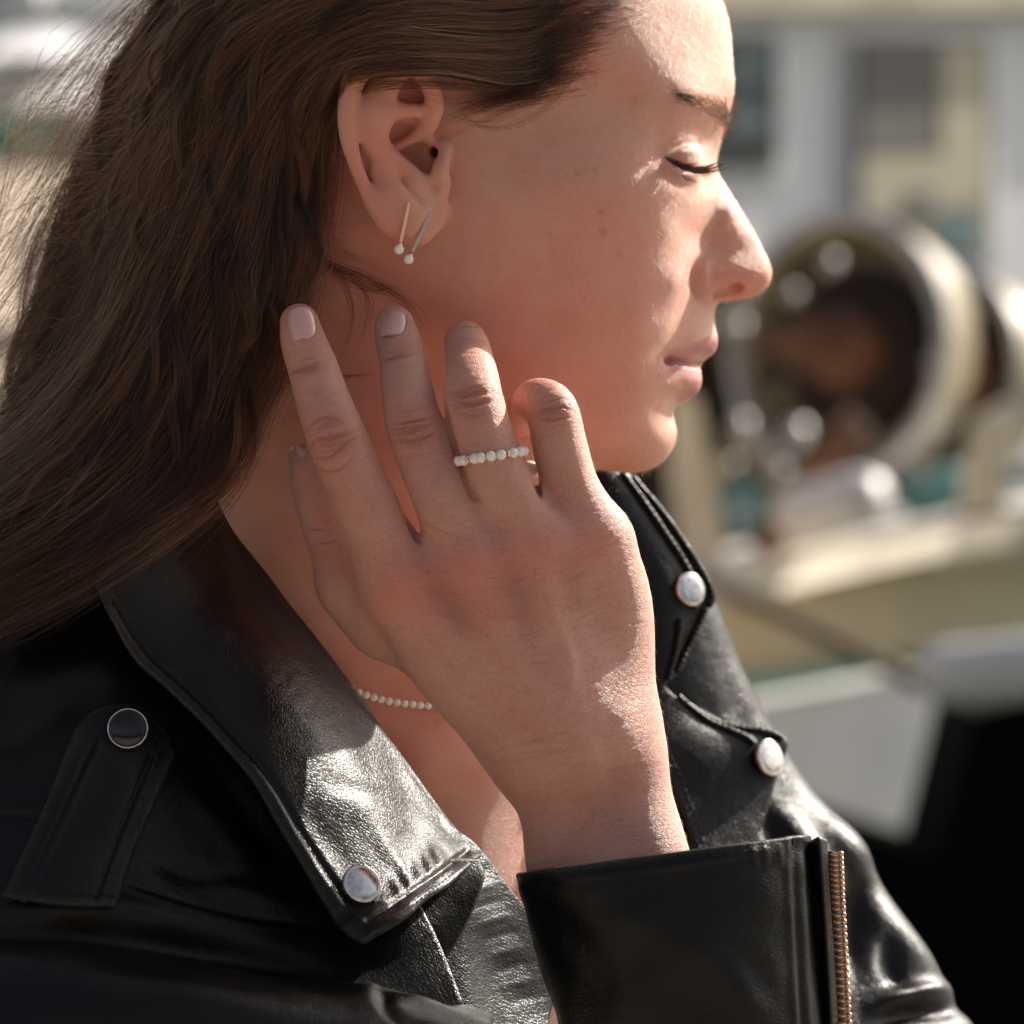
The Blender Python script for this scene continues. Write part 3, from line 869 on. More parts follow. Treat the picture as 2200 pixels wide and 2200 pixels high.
def build_hair(root):
    rg = np.random.default_rng(3)
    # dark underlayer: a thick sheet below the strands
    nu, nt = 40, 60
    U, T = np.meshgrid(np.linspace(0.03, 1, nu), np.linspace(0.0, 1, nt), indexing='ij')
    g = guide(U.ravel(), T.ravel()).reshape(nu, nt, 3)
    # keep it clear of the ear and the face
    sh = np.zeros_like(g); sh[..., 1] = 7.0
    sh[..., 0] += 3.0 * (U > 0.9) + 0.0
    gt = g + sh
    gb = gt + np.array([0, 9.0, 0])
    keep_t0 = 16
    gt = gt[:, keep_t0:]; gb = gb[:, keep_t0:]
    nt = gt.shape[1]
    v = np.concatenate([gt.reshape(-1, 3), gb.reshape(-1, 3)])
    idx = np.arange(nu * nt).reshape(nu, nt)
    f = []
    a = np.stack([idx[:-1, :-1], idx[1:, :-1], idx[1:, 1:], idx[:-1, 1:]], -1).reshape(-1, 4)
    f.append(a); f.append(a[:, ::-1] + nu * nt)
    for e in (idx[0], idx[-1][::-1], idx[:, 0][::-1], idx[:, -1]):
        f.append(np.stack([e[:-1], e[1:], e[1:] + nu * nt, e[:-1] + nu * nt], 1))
    hair = curves_main = None
    S_, R_ = [], []
    n_sup = 30
    su = np.sort(np.clip(np.linspace(0.0, 1.0, n_sup) + rg.normal(0, .02, n_sup), 0, 1))
    sph = rg.uniform(0, 6.28, (n_sup, 3)); samp = rg.normal(0, 1, (n_sup, 3)); sdep = rg.uniform(-1, 1, n_sup)
    n_clump = 420
    cs = rg.integers(0, n_sup, n_clump)
    cu = su[cs] + rg.normal(0, 0.020, n_clump)
    cph = rg.uniform(0, 6.28, (n_clump, 3)); cam_ = rg.normal(0, 1, (n_clump, 3)); cdep = rg.uniform(-1, 1, n_clump)
    t = np.linspace(0, 1, NT)
    n_str = 16000
    ci = rg.integers(0, n_clump, n_str)
    for s in range(n_str):
        c = ci[s]; k = cs[c]
        du = rg.normal(0, 0.013)
        u0 = cu[c]
        st0 = abs(rg.normal(0, .045))
        tt = np.clip(st0 + t * (rg.uniform(0.86, 1.0) - st0), 0, 1)
        conv = 1.0 - 0.6 * tt
        wav = np.clip((tt - .18) / .5, 0, 1)
        u = u0 + du * conv + 0.060 * samp[k, 0] * np.sin(tt * 6.0 + sph[k, 0]) * wav + 0.030 * cam_[c, 0] * np.sin(tt * 9 + cph[c, 0]) * wav + rg.normal(0, 0.010) * tt
        lay = rg.random() ** 0.8
        p = guide(np.clip(u, 0.0, 1.0), tt)
        p[:, 0] += np.clip(u, -0.06, 0) * -40
        p = p + np.maximum(u - 1, 0)[:, None] * np.array([-90.0, 12.0, 0.0])
        p[:, 1] += (lay * 5.5 + cdep[c] * 1.8 + sdep[k] * 4.5 * wav + 1.2) * np.sin(3.14 * np.clip(tt * 1.4 + .12, .12, .5))
        amp = (0.3 + 4.6 * tt ** 1.3) * wav
        fz = rg.normal(0, 1.0) if rg.random() < .3 else rg.normal(0, .35)
        p[:, 0] += amp * (samp[k, 1] * np.sin(tt * 11 + sph[k, 1]) * .9 + cam_[c, 1] * np.sin(tt * 14 + cph[c, 1]) * .5 + fz * .6 * np.sin(tt * 7 + rg.uniform(0, 6)))
        p[:, 2] += amp * (samp[k, 2] * np.sin(tt * 10 + sph[k, 2]) * .8 + cam_[c, 2] * np.sin(tt * 13 + cph[c, 2]) * .5 + fz * .6 * np.sin(tt * 6 + rg.uniform(0, 6)))
        S_.append(p); R_.append(rg.uniform(0.04, 0.07) if s % 9 else rg.uniform(0.09, 0.15))
    # flyaways: single hairs crossing the locks and blowing out to the left
    MAIN = len(S_)
    for s in range(3000):
        u0 = rg.uniform(-0.05, 1.0); dr = rg.normal(0, 0.34)
        t0 = rg.uniform(0, 0.35); t1 = rg.uniform(0.6, 1.0)
        tt = np.linspace(t0, t1, NT); q = np.linspace(0, 1, NT)
        u = u0 + dr * q ** 1.5
        p = guide(np.clip(u, 0, 1), tt) + np.clip(u - 1, 0, .22)[:, None] * np.array([-110.0, 8.0, 14.0]) + np.clip(u, -.16, 0)[:, None] * np.array([-55.0, 0, 0])
        p[:, 1] -= rg.uniform(0.3, 4.5) * np.sin(3.14 * q) + 0.6
        A = rg.uniform(0.5, 5.0)
        p[:, 0] += A * np.sin(q * rg.uniform(3, 8) + rg.uniform(0, 6)) * q - rg.uniform(0, 9) * q ** 2
        p[:, 2] += A * np.sin(q * rg.uniform(3, 8) + rg.uniform(0, 6)) * q + rg.uniform(-3, 10) * q ** 2
        S_.append(p); R_.append(rg.uniform(0.045, 0.085))
    # windblown tail at the left edge
    for s in range(240):
        x0 = rg.uniform(150, 290); y0 = rg.uniform(180, 900) - (x0 - 150) * 0.5
        L = rg.uniform(120, 330); rise = rg.uniform(-70, 190)
        d0 = rg.uniform(0, 40)
        pts = [(x0 + 160, y0 - 170, d0 - 14), (x0 + 40, y0 - 30, d0 - 6), (x0 - L * .35, y0 + rise * .15 + rg.normal(0, 16), d0), (x0 - L * .7, y0 + rise * .5 + rg.normal(0, 26), d0 + 4), (x0 - L, y0 + rise + rg.normal(0, 30), d0 + 6)]
        S_.append(cubic(PA(pts), NT)); R_.append(rg.uniform(0.035, 0.055))
    LOOSE = len(S_)
    def lock(pts, n, spread, r=(0.03, 0.05), ts=1.6):
        base = cubic(PA(pts), 26)
        for _ in range(n):
            o = rg.normal(0, 1, 3) * spread; w = rg.normal(0, 1, 3) * spread * ts; ph = rg.uniform(0, 6)
            q = np.linspace(0, 1, 26)[:, None]
            a = rg.uniform(0.75, 1.0); m = max(8, int(26 * a))
            p = base + o * (1 - 0.5 * q) + w * np.sin(q * 4 + ph) * q
            S_.append(p[:m]); R_.append(rg.uniform(*r))
    # wavy locks lying over the sheet, each curling its own way
    loc = ([], [])
    for _ in range(120):
        u0 = rg.uniform(0.02, 1.0); t0 = rg.uniform(0.12, 0.5); t1 = min(1.0, t0 + rg.uniform(.3, .6))
        m = 22; q = np.linspace(0, 1, m)
        b = guide(u0 + rg.normal(0, .07) * q, t0 + (t1 - t0) * q)
        d = np.gradient(b, axis=0); d /= np.linalg.norm(d, axis=1, keepdims=True)
        sd = np.stack([d[:, 2], 0 * q, -d[:, 0]], 1)
        L = np.linalg.norm(np.diff(b, axis=0), axis=1).sum()
        A = rg.uniform(2.5, 8.5) * np.clip(q * 2.2, 0, 1); ph = rg.uniform(0, 6.28); wl = rg.uniform(48, 95)
        b = b + sd * (A * np.sin(q * L / wl * 6.28 + ph))[:, None]
        b[:, 1] += -rg.uniform(0.2, 2.6) * np.sin(3.14 * q) + A * .5 * np.cos(q * L / wl * 6.28 + ph) - .4
        n = int(rg.uniform(26, 60)); spr = rg.uniform(.7, 1.5)
        for k in range(n):
            o = rg.normal(0, 1, 3) * spr * np.array([1, .5, 1]); ph2 = rg.uniform(0, 6.28); fr_ = rg.uniform(3, 9)
            st_ = rg.uniform(0, .15); en = rg.uniform(.75, 1.0)
            i0 = int(st_ * m); i1 = max(i0 + 6, int(en * m))
            p = b + o * (1.15 - .75 * q)[:, None] + sd * (rg.normal(0, .5) * np.sin(q * fr_ + ph2) * q)[:, None]
            p[:, 1] += 1.5 * (1 - np.clip(q * 6, 0, 1))
            (S_ if _ % 2 else loc[0]).append(p[i0:i1]); (R_ if _ % 2 else loc[1]).append(rg.uniform(.04, .075))
    # dark curls at the left
    lock([(330,470,10),(170,555,14),(90,630,18),(40,720,20),(18,830,20),(60,930,16),(10,1010,14)], 60, 1.0)
    lock([(300,520,8),(160,620,12),(80,720,16),(70,820,18),(0,900,16)], 60, 1.6)
    lock([(280,650,2),(150,780,6),(60,850,8),(-30,870,8)], 70, 2.4)
    lock([(200,560,10),(110,690,14),(90,800,18),(150,880,10),(90,960,8),(-20,990,8)], 40, 1.4)
    # the loose strands on the neck, between the fingers
    lock([(600,450,2),(648,520,-1),(712,568,-2),(770,590,-1),(830,622,-2),(872,650,-4),(898,680,-6),(906,728,-8)], 50, 1.0, (.024, .04))
    lock([(630,490,6),(680,552,2),(722,580,1),(750,630,0),(757,690,-1),(738,750,-1),(720,790,0)], 18, 0.9, (.022, .036))
    lock([(640,520,6),(700,572,2),(760,600,1),(790,640,1),(782,700,0),(750,760,-1)], 14, 0.8)
    lock([(640,520,5),(720,590,1),(800,620,0),(850,615,-1),(900,650,-1)], 16, 1.2)
    for _ in range(40):
        x = rg.uniform(590, 660); y = rg.uniform(470, 600); L = rg.uniform(60, 230); dp = rg.uniform(-20, 130)
        pts = [(x - 50, y - 40, -6), (x, y, -3), (x + L * .5, y + dp * .35, surf_y([x + L * .5], [y + dp * .35], 9)[0] - 1.5), (x + L, y + dp, surf_y([x + L], [y + dp], 9)[0] - .8)]
        S_.append(cubic(PA(pts), 14)); R_.append(rg.uniform(.02, .032))
    lock([(470,868,-10),(540,846,-8),(620,830,-2),(690,812,2),(760,806,3),(830,800,2)], 20, 0.4)
    lock([(480,900,-10),(560,850,-8),(640,830,-2)], 26, 0.9)
    lock([(668,430,0),(690,470,0),(740,540,0),(790,560,0)], 4, 0.8, (0.022, 0.032))
    # fine hairs over the ear, at the temple and on the cheek
    for pts, n, sp in (([(1150,205,-2),(1040,232,-8),(930,208,-17),(830,192,-22),(740,182,-23)], 9, 1.0), ([(1120,215,-1),(1030,265,-6),(950,300,-9),(880,330,-15),(800,300,-21),(755,230,-22)], 3, 0.7),
                       ([(1200,170,0),(1120,230,-1),(1050,262,-2),(985,255,-4),(930,230,-9)], 7, 0.7), ([(1240,130,4),(1190,215,1),(1110,268,0),(1030,270,-2),(960,215,-8),(910,190,-16)], 9, 0.8),
                       ([(1080,190,-3),(960,182,-14),(870,180,-21),(790,186,-23),(700,205,-20)], 70, 1.1), ([(1250,110,6),(1210,175,3),(1150,205,0),(1090,215,-3)], 22, 2.6),
                       ([(1320,10,18),(1245,50,10),(1170,110,3),(1090,165,-5),(1000,180,-13)], 50, 3.0)):
        lock(pts, n, sp, (0.02, 0.032))
    # roots thinning out along the hairline
    hl = cubic(np.array([(1370,-60),(1312,30),(1272,90),(1232,142),(1180,186),(1120,206)], float), 60)
    rx, ry = [], []
    for _ in range(900):
        k = rg.integers(0, 60); o = abs(rg.normal(0, 1))
        rx.append(hl[k, 0] - 34 + o * 34 + rg.normal(0, 6)); ry.append(hl[k, 1] + o * 8 + rg.normal(0, 8))
    rd = surf_y(rx, ry, 7)
    for x, y, d in zip(rx, ry, rd):
        L = rg.uniform(70, 190); dy = rg.uniform(.05, .40) * L
        e = surf_y([x - L], [y + dy], 9)[0]
        pts = [(x, y, d + .3), (x - L * .35, y + dy * .25, d * .65 + e * .35 - 1.2), (x - L, y + dy + rg.normal(0, 5), e - 3.5)]
        S_.append(cubic(PA(pts), 10)); R_.append(rg.uniform(.022, .042))
    # pale baby hairs that catch the sun at the hairline
    for _ in range(160):
        x = rg.uniform(1225, 1400); y = rg.uniform(-40, 60)
        k = rg.uniform(.5, 1.2)
        yy = 70 - 56 - 6
        pts = [(x, y, 14 - (1300 - x) * .05), (x - 40 * k, y + 10 * k, 10 - (1300 - x) * .05), (x - 95 * k, y + rg.uniform(0, 40) * k, 4 - (1300 - x) * .04)]
        S_.append(cubic(PA(pts), 10)); R_.append(0.025)
    hair = curves_obj("hair", S_[:MAIN] + S_[LOOSE:], R_[:MAIN] + R_[LOOSE:], M_HAIR, root)
    curves_obj("loose_hair", S_[MAIN:LOOSE] + loc[0], R_[MAIN:LOOSE] + loc[1], M_LOOSE, hair)
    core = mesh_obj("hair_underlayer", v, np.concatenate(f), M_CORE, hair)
    return hair

hair = build_hair(person)

def build_face_hair(root):
    rg = np.random.default_rng(8)
    # lashes: a row along the lid edge, long and swept forwards and down
    S_, R_ = [], []
    base = cubic(np.array([(1424,331),(1444,346),(1462,357),(1481,364),(1505,367)], float), 80)
    dep = surf_y(base[:, 0], base[:, 1], 6)
    for i in range(250):
        k = rg.integers(0, 80); s = k / 79
        x, y = base[k]; d = dep[k] - 0.2
        L = 24 + 30 * s + rg.normal(0, 5)
        ang = 0.55 - 0.75 * s + rg.normal(0, 0.17)
        dx, dy = math.cos(ang) * L, math.sin(ang) * L
        pts = [(x, y, d), (x + dx * .5, y + dy * .55 + 2.5, d - 1.6 + 2 * s), (x + dx, y + dy * 0.8 - 2.0 * s, d - 2.4 + 3 * s)]
        S_.append(cubic(PA(pts), 9)); R_.append(rg.uniform(0.055, 0.085))
    for i in range(26):
        x = rg.uniform(1462, 1500); y = 372 + (x - 1462) * .22
        d = surf_y([x], [y], 6)[0]
        S_.append(cubic(PA([(x, y, d), (x + 6, y + 10, d - 2), (x + 14, y + 17, d - 2.6)]), 7)); R_.append(0.035)
    curves_obj("eyelashes", S_, R_, M_LASH, root)
    # brows: the near one over the ridge, the far one peeping past the profile
    S_, R_ = [], []
    br = cubic(np.array([(1450,197),(1485,210),(1524,226),(1554,244),(1568,266)], float), 60)
    for i in range(950):
        k = rg.integers(6, 60); s = k / 59
        if rg.random() > .1 + s * 1.3: continue
        x, y = br[k] + rg.normal(0, 1, 2) * np.array([5, 4 + 10 * s])
        d = surf_y([x], [y], 6)[0]
        if d > 66: continue
        L = rg.uniform(14, 28)
        a = 3.3 - 1.5 * s * rg.uniform(.6, 1.2)
        pts = [(x, y, d + .2), (x + math.cos(a) * L * .5, y - math.sin(a) * L * .5, d - 1.0), (x + math.cos(a) * L, y - math.sin(a) * L, d - .8)]
        S_.append(cubic(PA(pts), 7)); R_.append(rg.uniform(0.045, 0.065))
    for i in range(240):
        y = rg.uniform(205, 300); d = rg.uniform(64, 82)
        x = np.interp(y, [200, 230, 260, 300], [1574, 1570, 1560, 1548]) - abs(d - 70) * .6
        L = rg.uniform(16, 32); a = rg.uniform(-0.5, 0.75)
        pts = [(x - 4, y, d), (x + math.cos(a) * L * .5, y - math.sin(a) * L * .5, d), (x + math.cos(a) * L, y - math.sin(a) * L * .9, d)]
        S_.append(cubic(PA(pts), 7)); R_.append(rg.uniform(0.025, 0.04))
    curves_obj("eyebrow", S_, R_, M_BROW, root)
    # peach fuzz on face and hand, seen where the sun catches it
    n = vert_normals(bv, bq)
    px, py = to_px(bv)
    S_, R_ = [], []
    ok = np.nonzero((px > 1180) & (px < 1665) & (py > -30) & (py < 1030) & (n[:, 1] < 0.25) & (bv[:, 1] < 72) & (lip_b < .2))[0]
    for i in rg.choice(ok, 11000, replace=False):
        p0 = bv[i]; nn = n[i]
        dv = np.array([rg.normal(-.1, .4), rg.normal(0, .3), -1.0 + rg.normal(0, .4)])
        dv -= nn * (dv @ nn) * .8
        dv /= np.linalg.norm(dv) + 1e-6
        L = rg.uniform(0.9, 2.2)
        S_.append(np.array([p0, p0 + (dv * .6 + nn * .35) * L * .5, p0 + (dv + nn * .35) * L])); R_.append(rg.uniform(.010, .018))
    n = vert_normals(hv, hq); px, py = to_px(hv)
    ok = np.nonzero((px > 1050) & (py > 800) & (py < 1830) & (n[:, 1] < 0.3))[0]
    for i in rg.choice(ok, 900, replace=False):
        p0 = hv[i]; nn = n[i]
        dv = np.array([rg.normal(.5, .4), rg.normal(0, .3), -.6 + rg.normal(0, .4)])
        dv -= nn * (dv @ nn) * .9; dv /= np.linalg.norm(dv) + 1e-6
        L = rg.uniform(1.2, 2.8)
        S_.append(np.array([p0, p0 + (dv * .6 + nn * .3) * L * .5, p0 + (dv + nn * .25) * L])); R_.append(rg.uniform(.008, .013))
    curves_obj("fine_hair", S_, R_, M_FUZZ, root)
build_face_hair(person)

# ------------------------------------------------------------------ fingernails
def nail_material():
    m, nt, b = new_mat("pale_pink_nail")
    b.inputs["Base Color"].default_value = (0.62, 0.36, 0.325, 1)
    b.inputs["Roughness"].default_value = 0.22
    b.inputs["Coat Weight"].default_value = 0.7; b.inputs["Coat Roughness"].default_value = 0.12
    b.inputs["Subsurface Weight"].default_value = 0.5; b.inputs["Subsurface Scale"].default_value = 0.0012
    b.inputs["Subsurface Radius"].default_value = (1, .4, .3)
    return m
M_NAIL = nail_material()
def nail(c, axis, normal, width, length, curl, parent, bend=0.10):
    """a curved nail plate: centre, direction of the tip, outward normal (mm)"""
    a = np.array(axis, float); a /= np.linalg.norm(a)
    n = np.array(normal, float); n -= a * (n @ a); n /= np.linalg.norm(n)
    s = np.cross(a, n)
    nu, nv = 17, 15
    R = width / 2 / math.sin(curl)
    v, f = [], []
    for layer, off in ((0, 0.0), (1, -0.55)):
        for j in range(nv):
            y = j / (nv - 1) * 2 - 1
            wv = max(1e-3, 1 - abs(y) ** (2.3 if y > 0 else 2.6)) ** (1 / 2.3)
            for i in range(nu):
                u = (i / (nu - 1) * 2 - 1) * wv
                th = u * curl
                edge = 1 - max(abs(i / (nu - 1) * 2 - 1), abs(y)) ** 6
                z = R * math.cos(th) - R - bend * length * (max(y, 0) * 0.5) ** 2 * 2 + off * (1 if layer else 0) - 0.18 * (1 - edge)
                v.append(np.array(c) + a * (y * length / 2) + s * R * math.sin(th) + n * z)
    id_ = lambda l, j, i: l * nu * nv + j * nu + i
    for j in range(nv - 1):
        for i in range(nu - 1):
            f.append((id_(0, j, i), id_(0, j, i + 1), id_(0, j + 1, i + 1), id_(0, j + 1, i)))
            f.append((id_(1, j, i), id_(1, j + 1, i), id_(1, j + 1, i + 1), id_(1, j, i + 1)))
    for j in range(nv - 1):
        for i in (0, nu - 1):
            f.append((id_(0, j, i), id_(0, j + 1, i), id_(1, j + 1, i), id_(1, j, i)))
    for i in range(nu - 1):
        for j in (0, nv - 1):
            f.append((id_(0, j, i), id_(0, j, i + 1), id_(1, j, i + 1), id_(1, j, i)))
    return mesh_obj("fingernail", np.array(v), f, M_NAIL, parent)
nail(P(644, 692, -31.2), P(636, 640, -24.5) - P(652, 735, -30.8), (-.08, -1, .14), 9.3, 12.4, 1.08, person)
nail(P(840, 690, -18.8), P(852, 650, -10) - P(838, 730, -19), (-.28, -.95, .22), 8.6, 11.0, 1.05, person)
nail(P(1000, 691, -10.2), P(1002, 684, 0) - P(1005, 702, -14), (-.05, -.58, .81), 8.6, 10.0, 0.85, person)
nail(P(632, 1001, -9.6), P(622, 950, -6) - P(650, 1050, -11), (-.90, -.42, .1), 9.0, 13.5, 0.9, person)
# ------------------------------------------------------------------ leather jacket
def leather_material(name, grain=1.0, lift=0.0):
    m, nt, b = new_mat(name)
    geo = N(nt, "ShaderNodeNewGeometry"); pos = geo.outputs["Position"]
    n0 = N(nt, "ShaderNodeTexNoise", Scale=26.0, Detail=5.0)
    n1 = N(nt, "ShaderNodeTexNoise", Scale=900.0, Detail=4.0)
    wv = N(nt, "ShaderNodeTexNoise", Scale=240.0, Detail=3.0)
    v = N(nt, "ShaderNodeTexVoronoi", Scale=1700.0); v.feature = 'SMOOTH_F1'
    v2 = N(nt, "ShaderNodeTexVoronoi", Scale=850.0, feature='DISTANCE_TO_EDGE')
    mp = N(nt, "ShaderNodeVectorMath", operation='SCALE')
    nt.links.new(wv.outputs["Color"], mp.inputs[0]); mp.inputs["Scale"].default_value = 0.0018
    ad = N(nt, "ShaderNodeVectorMath", operation='ADD')
    nt.links.new(pos, ad.inputs[0]); nt.links.new(mp.outputs[0], ad.inputs[1])
    for n in (n0, n1, wv): nt.links.new(pos, n.inputs["Vector"])
    for n in (v, v2): nt.links.new(ad.outputs[0], n.inputs["Vector"])
    wear = N(nt, "ShaderNodeAttribute"); wear.attribute_name = "wear"
    c = mixc(nt, maprange(nt, n0.outputs[0], .3, .7, 0, 1), (0.0025, 0.0025, 0.0026), (0.006, 0.0058, 0.0055))
    c = mixc(nt, math_n(nt, 'MULTIPLY', wear.outputs["Fac"], maprange(nt, n1.outputs[0], .35, .7, .2, 1)), c, (0.075, 0.07, 0.058))
    nt.links.new(c, b.inputs["Base Color"])
    r = math_n(nt, 'ADD', maprange(nt, n0.outputs[0], .3, .7, .28, .40), math_n(nt, 'MULTIPLY', wear.outputs["Fac"], .12))
    nt.links.new(r, b.inputs["Roughness"])
    b.inputs["Specular IOR Level"].default_value = 0.23
    h = math_n(nt, 'ADD', math_n(nt, 'MULTIPLY', v.outputs["Distance"], 1.0), math_n(nt, 'MULTIPLY', maprange(nt, v2.outputs["Distance"], 0, .12, 0, 1), .5))
    h = math_n(nt, 'ADD', h, math_n(nt, 'MULTIPLY', n1.outputs[0], .7))
    nb_ = bump(nt, h, 0.42 * grain, 0.0002)
    nb2 = bump(nt, n0.outputs[0], 0.35, 0.004, nb_)
    nt.links.new(nb2, b.inputs["Normal"])
    return m
M_LEATHER = leather_material("black_leather")
M_THREAD = simple_mat("black_thread", (0.012, 0.012, 0.012), 0.75)
M_SNAP = simple_mat("polished_nickel", (0.66, 0.63, 0.60), 0.24, 1.0, noise=0.22, nscale=500)
M_DARK_REFL = simple_mat("nickel_dark_reflection", (0.05, 0.047, 0.045), 0.16, 1.0)  # nickel with the strap snap's dark reflection put into its colour
M_BRASS_SHADE = simple_mat("shaded_brass", (0.12, 0.07, 0.045), 0.4, 1.0, noise=0.2, nscale=700)  # same brass for the teeth under the collar, shade put into the colour
M_BRASS = simple_mat("antique_brass", (0.62, 0.40, 0.25), 0.28, 1.0, noise=0.15, nscale=700)
M_GOLD = simple_mat("rose_gold", (0.88, 0.62, 0.47), 0.3, 1.0)
M_TAPE = simple_mat("zipper_tape", (0.05, 0.022, 0.016), 0.85)

def spline_grid(G, nr, nc):
    """bicubic Catmull-Rom through a control grid (R,C,3)"""
    R, C, K = G.shape
    A = np.stack([cubic_uniform(G[r], nc) for r in range(R)])
    return np.stack([cubic_uniform(A[:, c], nr) for c in range(nc)], 1)
def cubic_uniform(p, n):
    m = len(p)
    tan = np.zeros_like(p); tan[1:-1] = (p[2:] - p[:-2]) / 2; tan[0] = p[1] - p[0]; tan[-1] = p[-1] - p[-2]
    q = np.linspace(0, m - 1, n); k = np.minimum(q.astype(int), m - 2); u = (q - k)[:, None]
    return (2 * u**3 - 3 * u**2 + 1) * p[k] + (u**3 - 2 * u**2 + u) * tan[k] + (-2 * u**3 + 3 * u**2) * p[k + 1] + (u**3 - u**2) * tan[k + 1]

class Patch:
    """a sheet of leather: control grid in photo pixels + depth, thick and with a rolled edge"""
    def __init__(self, grid, nr, nc, relief=None, thick=1.6, edge=1.1, wear=0.0, rough=0.0, seed=0, mm=False):
        G = np.array([[p if mm else P(*p) for p in row] for row in grid], float)
        S3 = spline_grid(G, nr, nc)
        n = self.normals(S3)
        if n[..., 1].mean() > 0:
            S3 = S3[:, ::-1]; n = self.normals(S3)
        if rough > 0:
            rg = np.random.default_rng(seed)
            d = np.zeros((nr, nc))
            i, j = np.meshgrid(np.arange(nr), np.arange(nc), indexing='ij')
            for _ in range(14):
                a, b_, ph = rg.uniform(-.25, .25), rg.uniform(-.25, .25), rg.uniform(0, 6.28)
                d += np.sin(i * a + j * b_ + ph) / (1 + 8 * math.hypot(a, b_))
            S3 = S3 + n * (d * rough / 3)[..., None]
        if relief is not None:
            px, py = to_px(S3)
            S3 = S3 + n * relief.at(px, py)[..., None]
        self.S = S3; self.n = self.normals(S3); self.nr, self.nc = nr, nc
        self.thick, self.edge, self.wear = thick, edge, wear
    @staticmethod
    def normals(S3):
        n = np.cross(np.gradient(S3, axis=1), np.gradient(S3, axis=0))
        return n / (np.linalg.norm(n, axis=-1, keepdims=True) + 1e-9)
    def at(self, u, v, off=0.0):
        """u along the columns, v along the rows, both 0..1"""
        x = np.clip(np.asarray(u, float), 0, 1) * (self.nc - 1); y = np.clip(np.asarray(v, float), 0, 1) * (self.nr - 1)
        i = np.minimum(y.astype(int), self.nr - 2); j = np.minimum(x.astype(int), self.nc - 2); f = (y - i)[..., None]; g = (x - j)[..., None]
        def lk(A):
            return A[i, j] * (1 - f) * (1 - g) + A[i + 1, j] * f * (1 - g) + A[i, j + 1] * (1 - f) * g + A[i + 1, j + 1] * f * g
        return lk(self.S) + lk(self.n) * off
    def depth(self, x, y):
        px, py = to_px(self.S); d = (px - x) ** 2 + (py - y) ** 2
        k = np.unravel_index(d.argmin(), d.shape)
        return self.S[k][1], self.n[k]
    def build(self, name, mat, parent):
        nr, nc = self.nr, self.nc
        S3, n = self.S, self.n
        back = S3 - n * self.thick
        v = np.concatenate([S3.reshape(-1, 3), back.reshape(-1, 3)])
        idx = np.arange(nr * nc).reshape(nr, nc)
        q = np.stack([idx[:-1, :-1], idx[:-1, 1:], idx[1:, 1:], idx[1:, :-1]], -1).reshape(-1, 4)
        f = [q, q[:, ::-1] + nr * nc]
        # rolled edge: a bulging strip round the border
        ring = np.concatenate([idx[0, :-1], idx[:-1, -1], idx[-1, :0:-1], idx[:0:-1, 0]])
        out = []
        cen = S3.reshape(-1, 3)
        t = np.roll(cen[ring], -1, 0) - np.roll(cen[ring], 1, 0)
        o = np.cross(t, n.reshape(-1, 3)[ring]); o /= np.linalg.norm(o, axis=1, keepdims=True) + 1e-9
        mid = S3[nr // 2, nc // 2]
        if ((cen[ring] - mid) * o).sum() < 0: o = -o
        m = len(ring); base = len(v)
        k = [ring]
        for a in (0.28, 0.72):
            r = cen[ring] * (1 - a) + back.reshape(-1, 3)[ring] * a + o * self.edge * 0.5
            out.append(r); k.append(base + np.arange(m) + m * (len(out) - 1))
        k.append(ring + nr * nc)
        for a, b_ in zip(k[:-1], k[1:]):
            f.append(np.stack([a, b_, np.roll(b_, -1), np.roll(a, -1)], 1))
        v = np.concatenate([v] + out)
        ob = mesh_obj(name, v, np.concatenate(f), mat, parent)
        u = np.minimum(np.arange(nc), np.arange(nc)[::-1]) * np.linalg.norm(S3[nr // 2, 1:] - S3[nr // 2, :-1], axis=1).mean()
        w_ = np.minimum(np.arange(nr), np.arange(nr)[::-1]) * np.linalg.norm(S3[1:, nc // 2] - S3[:-1, nc // 2], axis=1).mean()
        e = np.exp(-np.minimum(u[None, :], w_[:, None]) / 1.6)
        wear = np.concatenate([e.ravel(), e.ravel(), np.ones(2 * m)]) * self.wear
        set_attr(ob, "wear", wear)
        return ob

def stitches(pts, nrm, length, gap, r, store):
    """thread bars along a polyline lying on a surface"""
    pts = np.asarray(pts); d = np.concatenate([[0], np.cumsum(np.linalg.norm(np.diff(pts, axis=0), axis=1))])
    for s in np.arange(0, d[-1] - length, length + gap):
        a = np.array([np.interp(s, d, pts[:, k]) for k in range(3)]); b = np.array([np.interp(s + length, d, pts[:, k]) for k in range(3)])
        t = (b - a) / (np.linalg.norm(b - a) + 1e-9); n = np.array([np.interp(s, d, nrm[:, k]) for k in range(3)])
        sd = np.cross(t, n)
        k0 = len(store[0])
        for f, rr in ((-.05, .35), (.25, 1), (.75, 1), (1.05, .35)):
            c = a + (b - a) * f
            for q in range(5):
                an = q * 2 * math.pi / 5
                store[0].append(c + (sd * math.cos(an) + n * math.sin(an) * .8) * r * rr)
        for g in range(3):
            for q in range(5):
                store[1].append((k0 + g * 5 + q, k0 + g * 5 + (q + 1) % 5, k0 + g * 5 + 5 + (q + 1) % 5, k0 + g * 5 + 5 + q))

